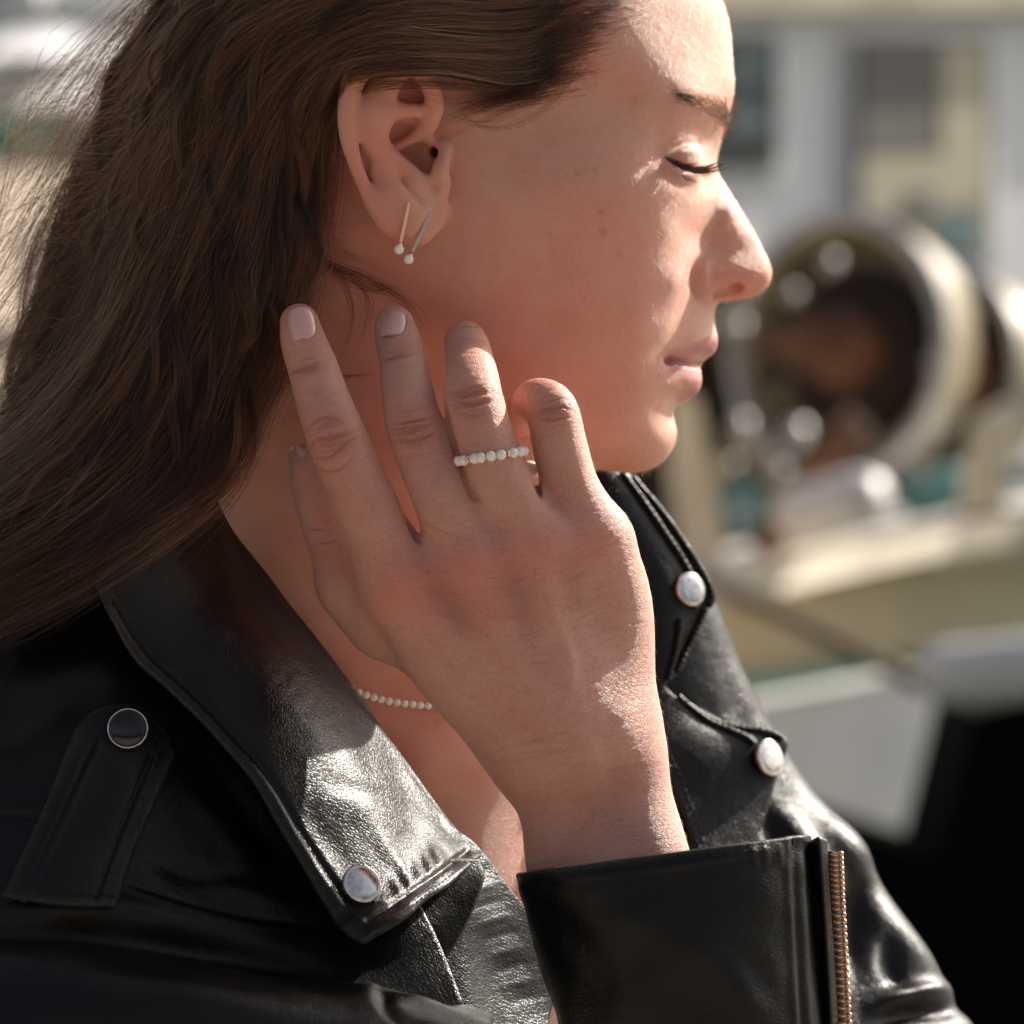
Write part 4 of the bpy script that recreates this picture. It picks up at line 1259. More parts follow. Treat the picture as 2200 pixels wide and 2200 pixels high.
def tube_path(pts, r, sides=8, closed=False):
    pts = np.asarray(pts, float); n = len(pts)
    r = np.full(n, r) if np.isscalar(r) else np.asarray(r)
    t = np.gradient(pts, axis=0); t /= np.linalg.norm(t, axis=1, keepdims=True) + 1e-9
    up = np.array([0.13, -0.9, 0.41])
    v, f = [], []
    for i in range(n):
        s = np.cross(t[i], up); s /= np.linalg.norm(s) + 1e-9; w = np.cross(s, t[i])
        for q in range(sides):
            a = 2 * math.pi * q / sides
            v.append(pts[i] + (s * math.cos(a) + w * math.sin(a)) * r[i])
    for i in range(n - 1):
        for q in range(sides):
            f.append((i * sides + q, i * sides + (q + 1) % sides, (i + 1) * sides + (q + 1) % sides, (i + 1) * sides + q))
    f.append(tuple(range(sides))[::-1]); f.append(tuple((n - 1) * sides + q for q in range(sides)))
    return np.array(v), f

def lathe(profile, center, axis, seg=40, xref=(0, 0, 1)):
    """profile [(radius, height)] spun round axis"""
    a = np.array(axis, float); a /= np.linalg.norm(a)
    s = np.cross(a, xref); s /= np.linalg.norm(s); w = np.cross(a, s)
    v, f = [], []
    for r, h in profile:
        for q in range(seg):
            t = 2 * math.pi * q / seg
            v.append(np.array(center) + a * h + (s * math.cos(t) + w * math.sin(t)) * max(r, 1e-4))
    for i in range(len(profile) - 1):
        for q in range(seg):
            f.append((i * seg + q, i * seg + (q + 1) % seg, (i + 1) * seg + (q + 1) % seg, (i + 1) * seg + q))
    return np.array(v), f

def build_jacket():
    jk = empty("leather_jacket", P(600, 2100, 40), "black leather biker jacket with wide collar, metal snaps and zipped cuff", "jacket")
    st = ([], [])
    # ---- near shoulder and back
    rl = Relief(-220, 1000, 1150, 2300, 3.0)
    for pts, s, a in (([(-60,1748),(60,1752),(130,1762)], 5, -1.2), ([(-60,1738),(60,1741),(130,1750)], 6, .7), ([(255,1890),(400,1942),(520,1972),(680,1992)], 5, -1.1), ([(255,1902),(400,1955),(520,1985),(680,2005)], 7, .7),
                      ([(440,1890),(560,1930),(660,1950)], 22, 2.5), ([(330,1850),(420,1880),(520,1890)], 16, -2.0), ([(-60,1960),(180,1950),(420,1985),(640,2030)], 26, 3.0), ([(-60,2010),(220,2010),(520,2060),(700,2100)], 20, -4.0),
                      ([(450,1640),(540,1760),(640,1880)], 24, -3.0), ([(400,1680),(500,1800),(560,1880)], 24, 2.0), ([(0,1480),(160,1440),(300,1430)], 30, 1.6), ([(-40,1620),(60,1580),(150,1500)], 22, -1.6)):
        rl.stroke(pts, s, a)
    sh = Patch([[(-150,1080,-4),(80,1050,-8),(280,1060,-8),(400,1100,-4),(470,1180,4)],
                [(-150,1350,-28),(80,1330,-34),(280,1350,-30),(470,1400,-20),(585,1450,-6)],
                [(-150,1600,-48),(80,1600,-54),(280,1610,-48),(520,1650,-32),(780,1700,-8)],
                [(-150,1850,-66),(80,1850,-74),(300,1850,-66),(600,1880,-42),(880,1900,-26)],
                [(-150,2050,-82),(80,2050,-90),(320,2040,-80),(640,2060,-52),(960,2060,-38)],
                [(-150,2300,-98),(80,2300,-106),(340,2300,-98),(680,2300,-74),(1040,2300,-56)]], 150, 150, rl, 2.0, rough=1.2, seed=2)
    sh.build("shoulder_panel", M_LEATHER, jk)
    # ---- front panel and dark lapel below the collar tip
    rl = Relief(560, 1700, 1250, 2300, 3.0)
    for k in range(9):
        x = 1020 + k * 13; y = 1870 + k * 34
        rl.stroke([(x - 34, y + 16), (x + 8, y + 2), (x + 40, y - 6)], 6, .45 if k % 2 else -.4)
    fp = Patch([[(700,1790,2),(850,1790,4),(950,1780,5),(1020,1812,7),(1112,1930,9),(1230,2060,14)],
                [(640,1950,-16),(800,1950,-15),(920,1930,-13),(1010,1915,-6),(1080,2000,0),(1200,2130,8)],
                [(600,2120,-38),(760,2120,-36),(890,2100,-30),(990,2070,-20),(1060,2110,-10),(1180,2210,-2)],
                [(580,2330,-58),(760,2330,-54),(920,2310,-46),(1030,2300,-34),(1090,2310,-24),(1220,2350,-14)]], 90, 110, rl, 2.0, wear=.15)
    fp.build("front_panel", M_LEATHER, jk)
    lp = Patch([[(860,1860,-22),(950,1850,-17),(1030,1846,-8)], [(820,1930,-28),(930,1920,-22),(1034,1900,-13)], [(790,2020,-36),(900,2010,-31),(972,2036,-22)], [(740,2130,-46),(800,2130,-42),(856,2146,-36)]],
               50, 50, None, 1.8, 1.6, wear=.5)
    lp.build("lapel", M_LEATHER, jk)
    for u0 in (0.965,):
        vv = np.linspace(0.05, .95, 60)
        stitches(lp.at(np.full(60, u0), vv, .1), np.stack([lp.at(np.full(60, u0), vv, 1) - lp.at(np.full(60, u0), vv, 0)])[0], 1.7, .9, .22, st)
    # ---- near collar
    rows = [((430,1000),(150,1190)),((478,1100),(211,1250)),((540,1190),(282,1402)),((604,1271),(364,1480)),((683,1373),(455,1572)),((791,1521),(547,1680)),((854,1612),(626,1814)),((957,1749),(712,1950))]
    U = (0, .07, .22, .45, .75, 1.0); Y = (9, 2, -14, -33, -47, -54)
    g = []
    for k, ((a, b), (c, d)) in enumerate(rows):
        g.append([(a + (c - a) * u, b + (d - b) * u, y - max(0, k - 3) * 3.2 * u) for u, y in zip(U, Y)])
    g.append([(1002,1806,6),(990,1830,-6),(952,1864,-27),(892,1912,-48),(826,1962,-65),(742,1992,-73)])
    g.append([(1030,1838,3),(1010,1858,-9),(968,1894,-30),(905,1942,-51),(846,1988,-68),(778,2016,-77)])
    rl = Relief(100, 950, 1100, 2100, 2.0)
    inset = [(1012,1850),(960,1893),(890,1942),(836,1984)]
    e_out = [(228,1300),(300,1412),(380,1486),(470,1576),(560,1680),(640,1810),(726,1944)]
    rl.stroke(e_out, 8, 1.0, taper=False); rl.stroke([(x + 18, y - 12) for x, y in e_out], 5, -1.0, taper=False)
    rl.stroke([(1024,1842),(968,1888),(880,1950),(800,2006)], 9, 1.0, taper=False)
    rl.stroke([(1004,1828),(950,1868),(870,1924),(790,1975)], 5, -1.0, taper=False)
    rg = np.random.default_rng(4)
    for k in range(13):                                # puckers along the bottom seam
        f = (k + rg.uniform(-.3, .3)) / 14
        x = 995 - 170 * f; y = 1836 + 112 * f
        L = rg.uniform(26, 62)
        rl.stroke([(x + 4, y + 3), (x - L * .32, y - L * .55), (x - L * .55, y - L)], rg.uniform(5, 8), rg.uniform(.2, .45) * (1 if k % 2 else -1))
    for pts, s, a in (([(690,1700),(780,1740),(860,1800)], 26, 1.2), ([(640,1720),(700,1800),(760,1880)], 20, -1.2), ([(720,1690),(820,1720),(930,1800)], 14, -.8), ([(800,1780),(850,1850),(900,1900)], 12, .9), ([(420,1290),(520,1420),(640,1560)], 50, 2.0), ([(700,1560),(780,1680),(850,1760)], 24, 1.5)):
        rl.stroke(pts, s, a)
    co = Patch(g, 220, 120, rl, 2.4, 1.6, wear=.35, rough=.5, seed=9)
    collar = co.build("collar", M_LEATHER, jk)
    def seam(pa, us, vs, L=2.0, gp=1.0, r=.26, off=.1, flip=False):
        a = pa.at(us, vs, off); n = pa.at(us, vs, 1) - pa.at(us, vs, 0)
        stitches(a, n, L, gp, r, st)
    vv = np.linspace(.12, .955, 160)
    uo = 0.915 if np.linalg.norm(to_px(co.at(1., .5))[0] - to_px(co.at(0., .5))[0]) and to_px(co.at(1., .5))[0] < to_px(co.at(0., .5))[0] else 0.085
    seam(co, np.full(160, uo), vv)
    uu = np.linspace(.06, .94, 120)
    seam(co, uu, np.full(120, .957))
    # ---- strap on the shoulder
    def over(pa, x, y, off):
        d, n = pa.depth(x, y); return (x, y, d - off)
    g = []
    for row in ([(168,1560),(200,1528),(240,1514),(300,1518),(345,1560),(374,1618)], [(146,1620),(188,1600),(238,1590),(290,1594),(330,1622),(356,1660)], [(104,1720),(150,1714),(205,1712),(255,1716),(292,1724),(322,1736)],
                [(54,1830),(100,1830),(152,1832),(202,1836),(242,1840),(276,1844)], [(8,1925),(60,1932),(112,1938),(162,1942),(205,1944),(246,1944)]):
        g.append([over(sh, x, y, 4.2) for x, y in row])
    rl = Relief(-20, 1480, 420, 1980, 2.0)
    for pts in ([(52,1925),(96,1826),(148,1712),(200,1600)], [(206,1930),(240,1836),(284,1722),(326,1624)]):
        rl.stroke(pts, 4, -.7, taper=False); rl.stroke([(x + 10, y) for x, y in pts], 7, .5, taper=False)
    rl.stroke([(10,1918),(110,1930),(244,1936)], 6, .6, taper=False)
    ep = Patch(g, 90, 70, rl, 2.4, 1.5, wear=.45)
    ep.build("shoulder_strap", M_LEATHER, jk)
    for u0 in (.17, .83):
        seam(ep, np.full(80, u0), np.linspace(.1, .97, 80))
    # ---- upper sleeve across the bottom
    rl = Relief(-220, 1950, 1150, 2400, 3.0)
    for pts, s, a in (([(100,2060),(340,2070),(560,2110),(680,2150)], 16, -1.5), ([(690,2118),(760,2108),(815,2124)], 16, 2.5), ([(815,2135),(830,2160),(860,2200)], 10, -2.0), ([(860,2140),(960,2130),(1040,2180)], 16, 2.0), ([(200,2130),(420,2140),(600,2180)], 26, 1.5)):
        rl.stroke(pts, s, a)
    sl = Patch([[(-150,1995,-52),(200,2018,-54),(480,2070,-50),(690,2114,-56),(850,2130,-58),(1060,2186,-40)], [(-150,2020,-92),(200,2040,-96),(480,2085,-93),(700,2124,-86),(850,2142,-78),(1055,2204,-60)],
                [(-150,2110,-112),(200,2120,-116),(480,2150,-112),(700,2180,-104),(850,2200,-95),(1050,2260,-78)], [(-150,2330,-126),(200,2330,-128),(480,2330,-124),(700,2330,-116),(850,2340,-108),(1040,2360,-92)]], 80, 150, rl, 2.0, rough=1.0, seed=5)
    sl.build("upper_sleeve", M_LEATHER, jk)
    # ---- cuff of the raised forearm
    rings = [((1108,1881),(1742,1796)),((1118,1925),(1748,1855)),((1134,1985),(1754,1935)),((1160,2075),(1764,2050)),((1200,2205),(1778,2205)),((1250,2420),(1800,2420))]
    nth = 120; pr = []
    for k, (l, r) in enumerate(rings):
        L_ = P(*l, -50); R_ = P(*r, -44); c = (L_ + R_) / 2; a = (R_ - L_) / 2
        D = np.array([0, -37 - k * 1.2, 3.9])
        pr.append([c + a * (np.sign(math.cos(t)) * abs(math.cos(t)) ** .85) + D * (np.sign(math.sin(t)) * abs(math.sin(t)) ** .9) for t in np.linspace(math.pi, -math.pi + .02, 25)])
    rl = Relief(1050, 1750, 1850, 2300, 2.0)
    for k in range(12):
        x = 1560 + k * 14 + rg.uniform(-4, 4); y0 = 1822 - (x - 1500) * .11
        rl.stroke([(x, y0 + 4), (x + 2, y0 + 30), (x + 5, y0 + 58)], 4, rg.uniform(-.5, .5))
    for pts, s, a in (([(1706,1800),(1712,1960),(1726,2220)], 4, -1.0), ([(1722,1800),(1728,1960),(1742,2220)], 5, .6), ([(1690,1800),(1697,1960),(1710,2220)], 6, .7), ([(1200,1890),(1400,1866),(1640,1826)], 7, .45),
                      ([(1170,1960),(1260,2060),(1300,2200)], 36, -1.8), ([(1420,1960),(1560,2060),(1640,2200)], 40, 1.8), ([(1540,2010),(1620,2090),(1660,2160)], 24, -1.2), ([(1240,1930),(1380,1980),(1500,2100)], 40, 1.2)):
        rl.stroke(pts, s, a, taper=False if s < 8 else True)
    cf = Patch(pr, 110, 240, rl, 2.0, 1.0, wear=.7, rough=.5, seed=6, mm=True)
    # tube: its normals must point outwards
    if (cf.n * (cf.S - cf.S.mean(1, keepdims=True))).sum() < 0: cf.n = -cf.n
    cf.build("cuff", M_LEATHER, jk)
    xs = np.array([[1705, 1800], [1708, 1880], [1713, 1960], [1720, 2060], [1728, 2200]], float)
    for dx in (0,):
        c2 = cubic(xs, 60); a = np.array([P(x + dx, y, cf.depth(x + dx, y)[0] - .15) for x, y in c2]); n = np.array([cf.depth(x, y)[1] for x, y in c2])
        stitches(a, n, 2.2, 1.0, .25, st)
    # zip placket beside the cuff
    pk = Patch([[(1738,1812,-55),(1758,1802,-60),(1778,1808,-56)], [(1746,1900,-56),(1766,1896,-61),(1782,1900,-57)], [(1757,2050,-57),(1776,2048,-62),(1792,2050,-58)], [(1768,2230,-58),(1786,2230,-63),(1802,2230,-59)]], 70, 16, None, 1.6, 1.4, wear=.5)
    pk.build("zip_placket", M_LEATHER, jk)
    tp = Patch([[(1768,1830,-50),(1786,1830,-52),(1806,1834,-49)], [(1772,1920,-51),(1790,1920,-53),(1810,1922,-50)], [(1781,2060,-52),(1799,2060,-54),(1819,2062,-51)], [(1790,2230,-53),(1808,2230,-55),(1828,2232,-52)]], 40, 8, None, .8, .4)
    tp.build("zipper_tape", M_TAPE, jk)
    def tooth_mesh():
        v, f = lathe([(0, -2.0), (.5, -1.9), (.52, 0.2), (.45, .5), (.9, .85), (1.02, 1.4), (.85, 1.95), (.4, 2.2), (0, 2.25)], (0, 0, 0), (1, 0, .12), 10)
        return v, f
    tv, tf = tooth_mesh()
    proto = mesh_obj("zipper_tooth", tv, tf, M_BRASS, jk, in_mm=True)
    proto_me = proto.data
    c2 = cubic(np.array([(1797,1836),(1800,1920),(1808,2060),(1817,2230)], float), 29)
    base_inv = proto.matrix_parent_inverse.copy()
    shade_me = proto_me.copy(); shade_me.materials.clear(); shade_me.materials.append(M_BRASS_SHADE)
    def place_tooth(x, y, d, sc=1.0, rot=0.0, first=[True], me=None):
        if first[0]:
            o = proto; first[0] = False
        else:
            o = proto.copy(); COL.objects.link(o); o.parent = jk; o.matrix_parent_inverse = base_inv
            if me: o.data = me
        p = P(x, y, d) * MM
        M = Matrix.Translation(Vector((p[0], p[1], p[2] + ZC * MM))) @ Matrix.Rotation(rot, 4, 'Y') @ Matrix.Scale(sc, 4) @ Matrix.Translation(Vector((0, 0, -ZC * MM)))
        o.matrix_basis = M
    for i, (x, y) in enumerate(c2):
        place_tooth(x, y, -55.0 - i * .1)
    c2 = cubic(np.array([(846,1978),(856,2020),(866,2070),(874,2120)], float), 13)
    for x, y in c2:
        place_tooth(x, y, lp.depth(x, y)[0] - 1.2, .8, .25, me=shade_me)
    # ---- far side: chest, collar and lapel
    rl = Relief(1050, 950, 2250, 2350, 3.0)
    for pts, s, a in (([(1850,1890),(1842,1980),(1832,2090)], 24, -7), ([(1770,1760),(1830,1830),(1868,1900)], 22, 4), ([(1880,2160),(1950,2140),(2030,2130)], 14, 5), ([(1880,2190),(1960,2172),(2060,2165)], 14, -5), ([(1700,1760),(1760,1880),(1800,2050)], 22, 3), ([(1620,1720),(1680,1820),(1720,1900)], 16, -3),
                      ([(1560,1560),(1600,1660),(1640,1760)], 18, 2), ([(1900,1960),(1960,2040),(2010,2100)], 18, 3), ([(1905,2040),(1920,2090),(1950,2130)], 14, -3)):
        rl.stroke(pts, s, a)
    fb = Patch([[(1090,990,100),(1200,985,104),(1280,995,112),(1330,1022,124),(1340,1040,160)], [(1180,1200,98),(1310,1180,104),(1420,1190,114),(1500,1228,132),(1500,1250,168)], [(1270,1420,96),(1400,1400,103),(1530,1420,115),(1604,1455,132),(1600,1480,170)],
                [(1350,1640,90),(1490,1620,99),(1630,1640,112),(1714,1655,130),(1705,1680,168)], [(1440,1850,80),(1600,1830,92),(1760,1830,107),(1853,1838,126),(1840,1870,164)], [(1520,2080,62),(1700,2060,80),(1890,2050,98),(1998,2068,118),(1980,2100,158)], [(1580,2350,40),(1800,2330,62),(2060,2310,86),(2170,2320,108),(2150,2350,150)]], 150, 110, rl, 2.0)
    fb.build("chest_panel", M_LEATHER, jk)
    fc = Patch([[(1200,1000,94),(1290,992,99),(1352,1018,106)], [(1260,1120,92),(1360,1110,97),(1446,1130,106)], [(1320,1240,90),(1430,1230,96),(1530,1268,108)], [(1370,1350,88),(1440,1360,92),(1512,1322,104)], [(1400,1480,86),(1426,1470,88),(1452,1446,92)]], 90, 60, None, 2.4, 2.0, wear=.35)
    fc.build("collar", M_LEATHER, jk)
    fl = Patch([[(1340,1440,84),(1420,1470,88),(1462,1510,92)], [(1380,1540,81),(1470,1540,88),(1560,1560,98)], [(1430,1640,78),(1540,1620,87),(1684,1584,104)], [(1480,1760,74),(1570,1740,83),(1668,1660,98)], [(1520,1880,68),(1590,1850,76),(1640,1760,88)]], 90, 70, None, 2.4, 2.0, wear=.35)
    fl.build("lapel", M_LEATHER, jk)
    for pa, u0 in ((fc, .9), (fc, .1), (fl, .92)):
        seam(pa, np.full(80, u0), np.linspace(.03, .97, 80))
    seam(fl, np.linspace(.1, .95, 60), np.full(60, .08)); seam(fc, np.linspace(.1, .95, 60), np.full(60, .93))
    # puckered piping along the far edges, catching the sun in a row of dots
    def piping(pa, us, vs, r=1.15):
        a = pa.at(us, vs, .5); n_ = len(a)
        d = np.concatenate([[0], np.cumsum(np.linalg.norm(np.diff(a, axis=0), axis=1))])
        rr = r * (1 + .05 * np.sin(d / 2.4 * 6.28) + .05 * np.sin(d / 1.7 + 1))
        v, f = tube_path(a, rr, 10)
        mesh_obj("piping", v, f, M_LEATHER, jk)
    def right_u(pa, k):
        return k if to_px(pa.at(1., .5))[0] > to_px(pa.at(0., .5))[0] else 1 - k
    L_ = np.linspace(.02, .66, 150)
    piping(fc, np.full(150, right_u(fc, .97)), L_); piping(fc, np.full(150, right_u(fc, .78)), L_)
    L_ = np.linspace(.70, .99, 90)
    piping(fc, np.full(90, right_u(fc, .96)), L_); piping(fc, np.full(90, right_u(fc, .62)), L_)
    U_ = np.linspace(.04, .96, 110)
    piping(fl, np.full(110, right_u(fl, .97)), np.linspace(.01, .52, 110)); piping(fl, np.full(110, right_u(fl, .78)), np.linspace(.03, .5, 110))
    sm = mesh_obj("stitching", np.array(st[0]), st[1], M_THREAD, jk)
    sm["kind"] = "stuff"
    # ---- snap buttons
    prof = [(0, -1.0), (6.3, -1.0), (6.55, -.2), (6.6, .9), (6.35, 1.45), (5.9, 1.6), (5.55, 1.5), (5.3, 1.62), (4.0, 2.1), (2.2, 2.45), (0, 2.58)]
    def snap(x, y, pa, nrm, rad, off, dark=False):
        d, n = pa.depth(x, y)
        nn = np.array(nrm if nrm is not None else n, float)
        v, f = lathe([(r * rad / 6.6, (h if h < 1.65 or y > 1700 or dark else 1.62 + (h - 1.62) * .35) * rad / 6.6) for r, h in prof], P(x, y, d) + n * off, nn, 44, (0.2, .1, 1))
        o = mesh_obj("snap_button", v, f, M_DARK_REFL if dark else M_SNAP, jk)
        if dark:
            o["label"] = "nickel snap, dark reflection painted on its face, bright rim"
            v, f = lathe([(rad * 1.0, .2), (rad * 1.03, 1.0), (rad * .99, 1.75), (rad * .94, 1.95), (rad * .93, 1.5), (rad * 1.0, .2)], P(x, y, d) + n * off, nn, 44, (0.2, .1, 1))
            mesh_obj("rim", v, f, M_SNAP, o)
        return o
    snap(770, 1912, co, (.42, -.80, .42), 6.3, 2.4)
    snap(271, 1573, ep, (.05, -.95, .22), 6.3, 2.2, True)
    snap(1477, 1268, fc, (.55, -.80, .22), 6.0, .9)
    snap(1647, 1630, fl, (.70, -.68, .24), 6.6, .9)
    return jk
jacket = build_jacket()

# ------------------------------------------------------------------ pearls
def pearl_material():
    m, nt, b = new_mat("pearl")
    lw = N(nt, "ShaderNodeLayerWeight", Blend=.35)
    nt.links.new(mixc(nt, lw.outputs["Facing"], (.80, .755, .68), (.78, .70, .70)), b.inputs["Base Color"])
    b.inputs["Roughness"].default_value = .28
    b.inputs["Subsurface Weight"].default_value = .35; b.inputs["Subsurface Scale"].default_value = .0006
    b.inputs["Coat Weight"].default_value = .8; b.inputs["Coat Roughness"].default_value = .08
    b.inputs["Sheen Weight"].default_value = .25
    return m
M_PEARL = pearl_material()
def ball(c, r, nseg=20, sq=1.0, axis=None):
    prof = [(r * math.sin(math.pi * i / 12), -r * math.cos(math.pi * i / 12) * sq) for i in range(13)]
    return lathe(prof, c, axis if axis is not None else (0, 0, 1), nseg, (1, .02, .1))

# ear climbers
def earring(label, top, bottom, pearl, pr):
    e = empty("earring", P(*pearl), label, "earring", "pair of bar earrings in one ear")
    a, b = P(*top), P(*bottom)
    t = (b - a) / np.linalg.norm(b - a); s = np.cross(t, (0, -1, 0)); s /= np.linalg.norm(s); w = np.cross(s, t)
    v, f = [], []
    for k, (q, h) in enumerate(((a, .34), (a + t * .25, .46), (b, .46))):
        for x, y in ((-1, -1), (1, -1), (1, 1), (-1, 1)):
            v.append(q + s * x * h + w * y * h)
    for k in range(2):
        for i in range(4):
            f.append((k * 4 + i, k * 4 + (i + 1) % 4, k * 4 + 4 + (i + 1) % 4, k * 4 + 4 + i))
    f += [(3, 2, 1, 0), (8, 9, 10, 11)]
    mesh_obj("bar", np.array(v), f, M_GOLD, e, smooth=False)
    pv, pf = ball(P(*pearl), pr); mesh_obj("pearl", pv, pf, M_PEARL, e)
    cv, cf = lathe([(0, -.5), (.75, -.5), (.8, 0), (.6, .5), (0, .5)], P(*pearl) - t * pr * .95, t, 16); mesh_obj("cup", cv, cf, M_GOLD, e)
    return e
earring("gold bar earring with a pearl, upright, nearer the ear's outer rim", (880,434,-16.5), (861,521,-15.5), (857,536,-15.6), 1.62)
earring("slanted gold bar earring with a pearl, closer to the cheek", (925,458,-9.6), (886,542,-13.6), (878,557,-13.8), 1.6)

# ring of pearls round the ring finger
def build_ring():
    pts, rad = FING['ring']
    px, py = to_px(pts)
    k = np.argmin((px - 1052) ** 2 + (py - 985) ** 2)
    c = pts[k]; r = rad[k]
    ax = pts[k + 1] - pts[k - 1]; ax /= np.linalg.norm(ax)
    root = empty("pearl_ring", c, "thin ring of small white pearls with gold spacers worn on the ring finger", "ring")
    side = P(1130, 986, -40) - P(984, 1008, -40); 
    n = ax.copy()
    s = side / np.linalg.norm(side); w = np.array([0, -DC, 0]) - c; w -= s * (w @ s); w /= np.linalg.norm(w); n = np.cross(s, w)
    R = r + 1.2
    pr = 1.66; count = 20
    first = None
    a = math.pi / 2; step = 2 * math.asin(1.6 / R)
    vals = []
    n_b = int(2 * math.pi / step)
    total = n_b
    gapv = []
    ang = math.pi / 2 + step * 1.0
    i = 0
    while ang > math.pi / 2 - 2 * math.pi + step * 1.6:
        vals.append(('p', ang)); i += 1
        if i % 3 == 0:
            vals.append(('s', ang - step * .68)); ang -= step * 1.36
        else:
            ang -= step
    vals.append(('s', math.pi / 2 + step * 1.68))
    pm = sp = None
    for kind, t in vals:
        q = c + (s * math.cos(t) + w * math.sin(t)) * R
        tang = -s * math.sin(t) + w * math.cos(t)
        if kind == 'p':
            v, f = ball(q, pr); mesh_obj("pearl", v, f, M_PEARL, root)
        else:
            v, f = lathe([(.5, -.38), (1.15, -.34), (1.3, 0), (1.15, .34), (.5, .38)], q, tang, 18, (0.1, .2, 1)); mesh_obj("spacer", v, f, M_GOLD, root)
    v, f = ball(P(1139, 1010, -34), 3.0, 28)
    o = mesh_obj("pearl", v, f, M_PEARL, root); o["label"] = "larger pearl on the little finger side"
    return root
build_ring()

# necklace
def build_necklace():
    path = cubic(np.array([(700,1440),(735,1468),(769,1487),(805,1499),(845,1508),(890,1514),(930,1517),(960,1516),(1010,1508),(1060,1490),(1110,1462)], float), 240)
    d = surf_y(path[:, 0], path[:, 1], 9)
    d = np.convolve(np.pad(d, 8, mode='edge'), np.ones(17) / 17, 'valid')
    pts = np.array([P(x, y, q - 1.0) for (x, y), q in zip(path, d)])
    L = np.concatenate([[0], np.cumsum(np.linalg.norm(np.diff(pts, axis=0), axis=1))])
    root = empty("pearl_necklace", P(880, 1512, 20), "short necklace of tiny white pearls lying on the chest", "necklace")
    v0, f0 = ball(np.zeros(3), 1.3, 16)
    proto = None
    for s in np.arange(0, L[-1], 2.62):
        q = np.array([np.interp(s, L, pts[:, k]) for k in range(3)])
        if proto is None:
            v, f = ball(q, 1.3, 16); proto = mesh_obj("bead", v, f, M_PEARL, root); q0 = q
        else:
            o = proto.copy(); COL.objects.link(o); o.parent = root; o.matrix_parent_inverse = proto.matrix_parent_inverse
            o.location = Vector((q - q0) * MM)
    return root
build_necklace()
# ------------------------------------------------------------------ harbour behind her
def PB(px, py, D):
    return P(px, py, D * 1000.0 - DC)
M_WHITE = simple_mat("weathered_white_paint", (0.80, 0.775, 0.78), 0.45, noise=.06, nscale=3)
M_CREAM = simple_mat("cream_paint", (0.68, 0.58, 0.42), 0.45, noise=.18, nscale=5)
M_BEIGE = simple_mat("beige_gunwale_paint", (0.60, 0.48, 0.29), 0.5, noise=.15, nscale=6)
M_TEAL = simple_mat("teal_paint", (0.035, 0.17, 0.135), 0.4, noise=.25, nscale=7)
M_HULL = simple_mat("grey_white_hull", (0.80, 0.76, 0.70), 0.4, noise=.12, nscale=4)
M_GALV = simple_mat("galvanised_steel", (0.42, 0.41, 0.41), 0.4, .6, noise=.3, nscale=20)
M_KHAKI = simple_mat("khaki_drum_paint", (0.27, 0.22, 0.13), 0.4, noise=.3, nscale=12)
M_RUST = simple_mat("rusty_iron", (0.16, 0.07, 0.035), 0.8, noise=.45, nscale=18)
M_DARK = simple_mat("black_rubber_and_shade", (0.0022, 0.0022, 0.0024), 0.95, noise=.3, nscale=9, spec=.05)  # also colours the block added for the dark hull shadow
M_FENDER = simple_mat("pale_vinyl", (0.66, 0.62, 0.60), 0.4, noise=.08, nscale=8)
M_ROPE = simple_mat("tarred_rope", (0.12, 0.085, 0.055), 0.85, noise=.3, nscale=60)
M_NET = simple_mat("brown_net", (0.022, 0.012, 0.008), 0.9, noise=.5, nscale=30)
M_STONE = simple_mat("sandy_stone", (0.46, 0.38, 0.29), 0.85, noise=.2, nscale=4)
M_FLOOR = simple_mat("quay_concrete", (0.33, 0.275, 0.215), 0.85, noise=.18, nscale=3)
M_PLASTER = simple_mat("pale_plaster", (0.60, 0.56, 0.50), 0.8, noise=.1, nscale=1)
M_CLOTH = simple_mat("teal_tarpaulin", (0.10, 0.24, 0.24), 0.6, noise=.3, nscale=9)
M_ROOF = simple_mat("grey_slate", (0.30, 0.28, 0.27), 0.8, noise=.3, nscale=6)
def glass_mat():
    m, nt, b = new_mat("window_glass")
    b.inputs["Base Color"].default_value = (.02, .03, .032, 1); b.inputs["Roughness"].default_value = .05
    return m
M_GLASS = glass_mat()
def water_mat():
    m, nt, b = new_mat("harbour_water")
    b.inputs["Base Color"].default_value = (.012, .045, .045, 1); b.inputs["Roughness"].default_value = .08
    tc = N(nt, "ShaderNodeNewGeometry")
    no = N(nt, "ShaderNodeTexNoise", Scale=2.2, Detail=4.0); nt.links.new(tc.outputs["Position"], no.inputs["Vector"])
    nt.links.new(bump(nt, no.outputs[0], .5, .12), b.inputs["Normal"])
    return m
M_WATER = water_mat()

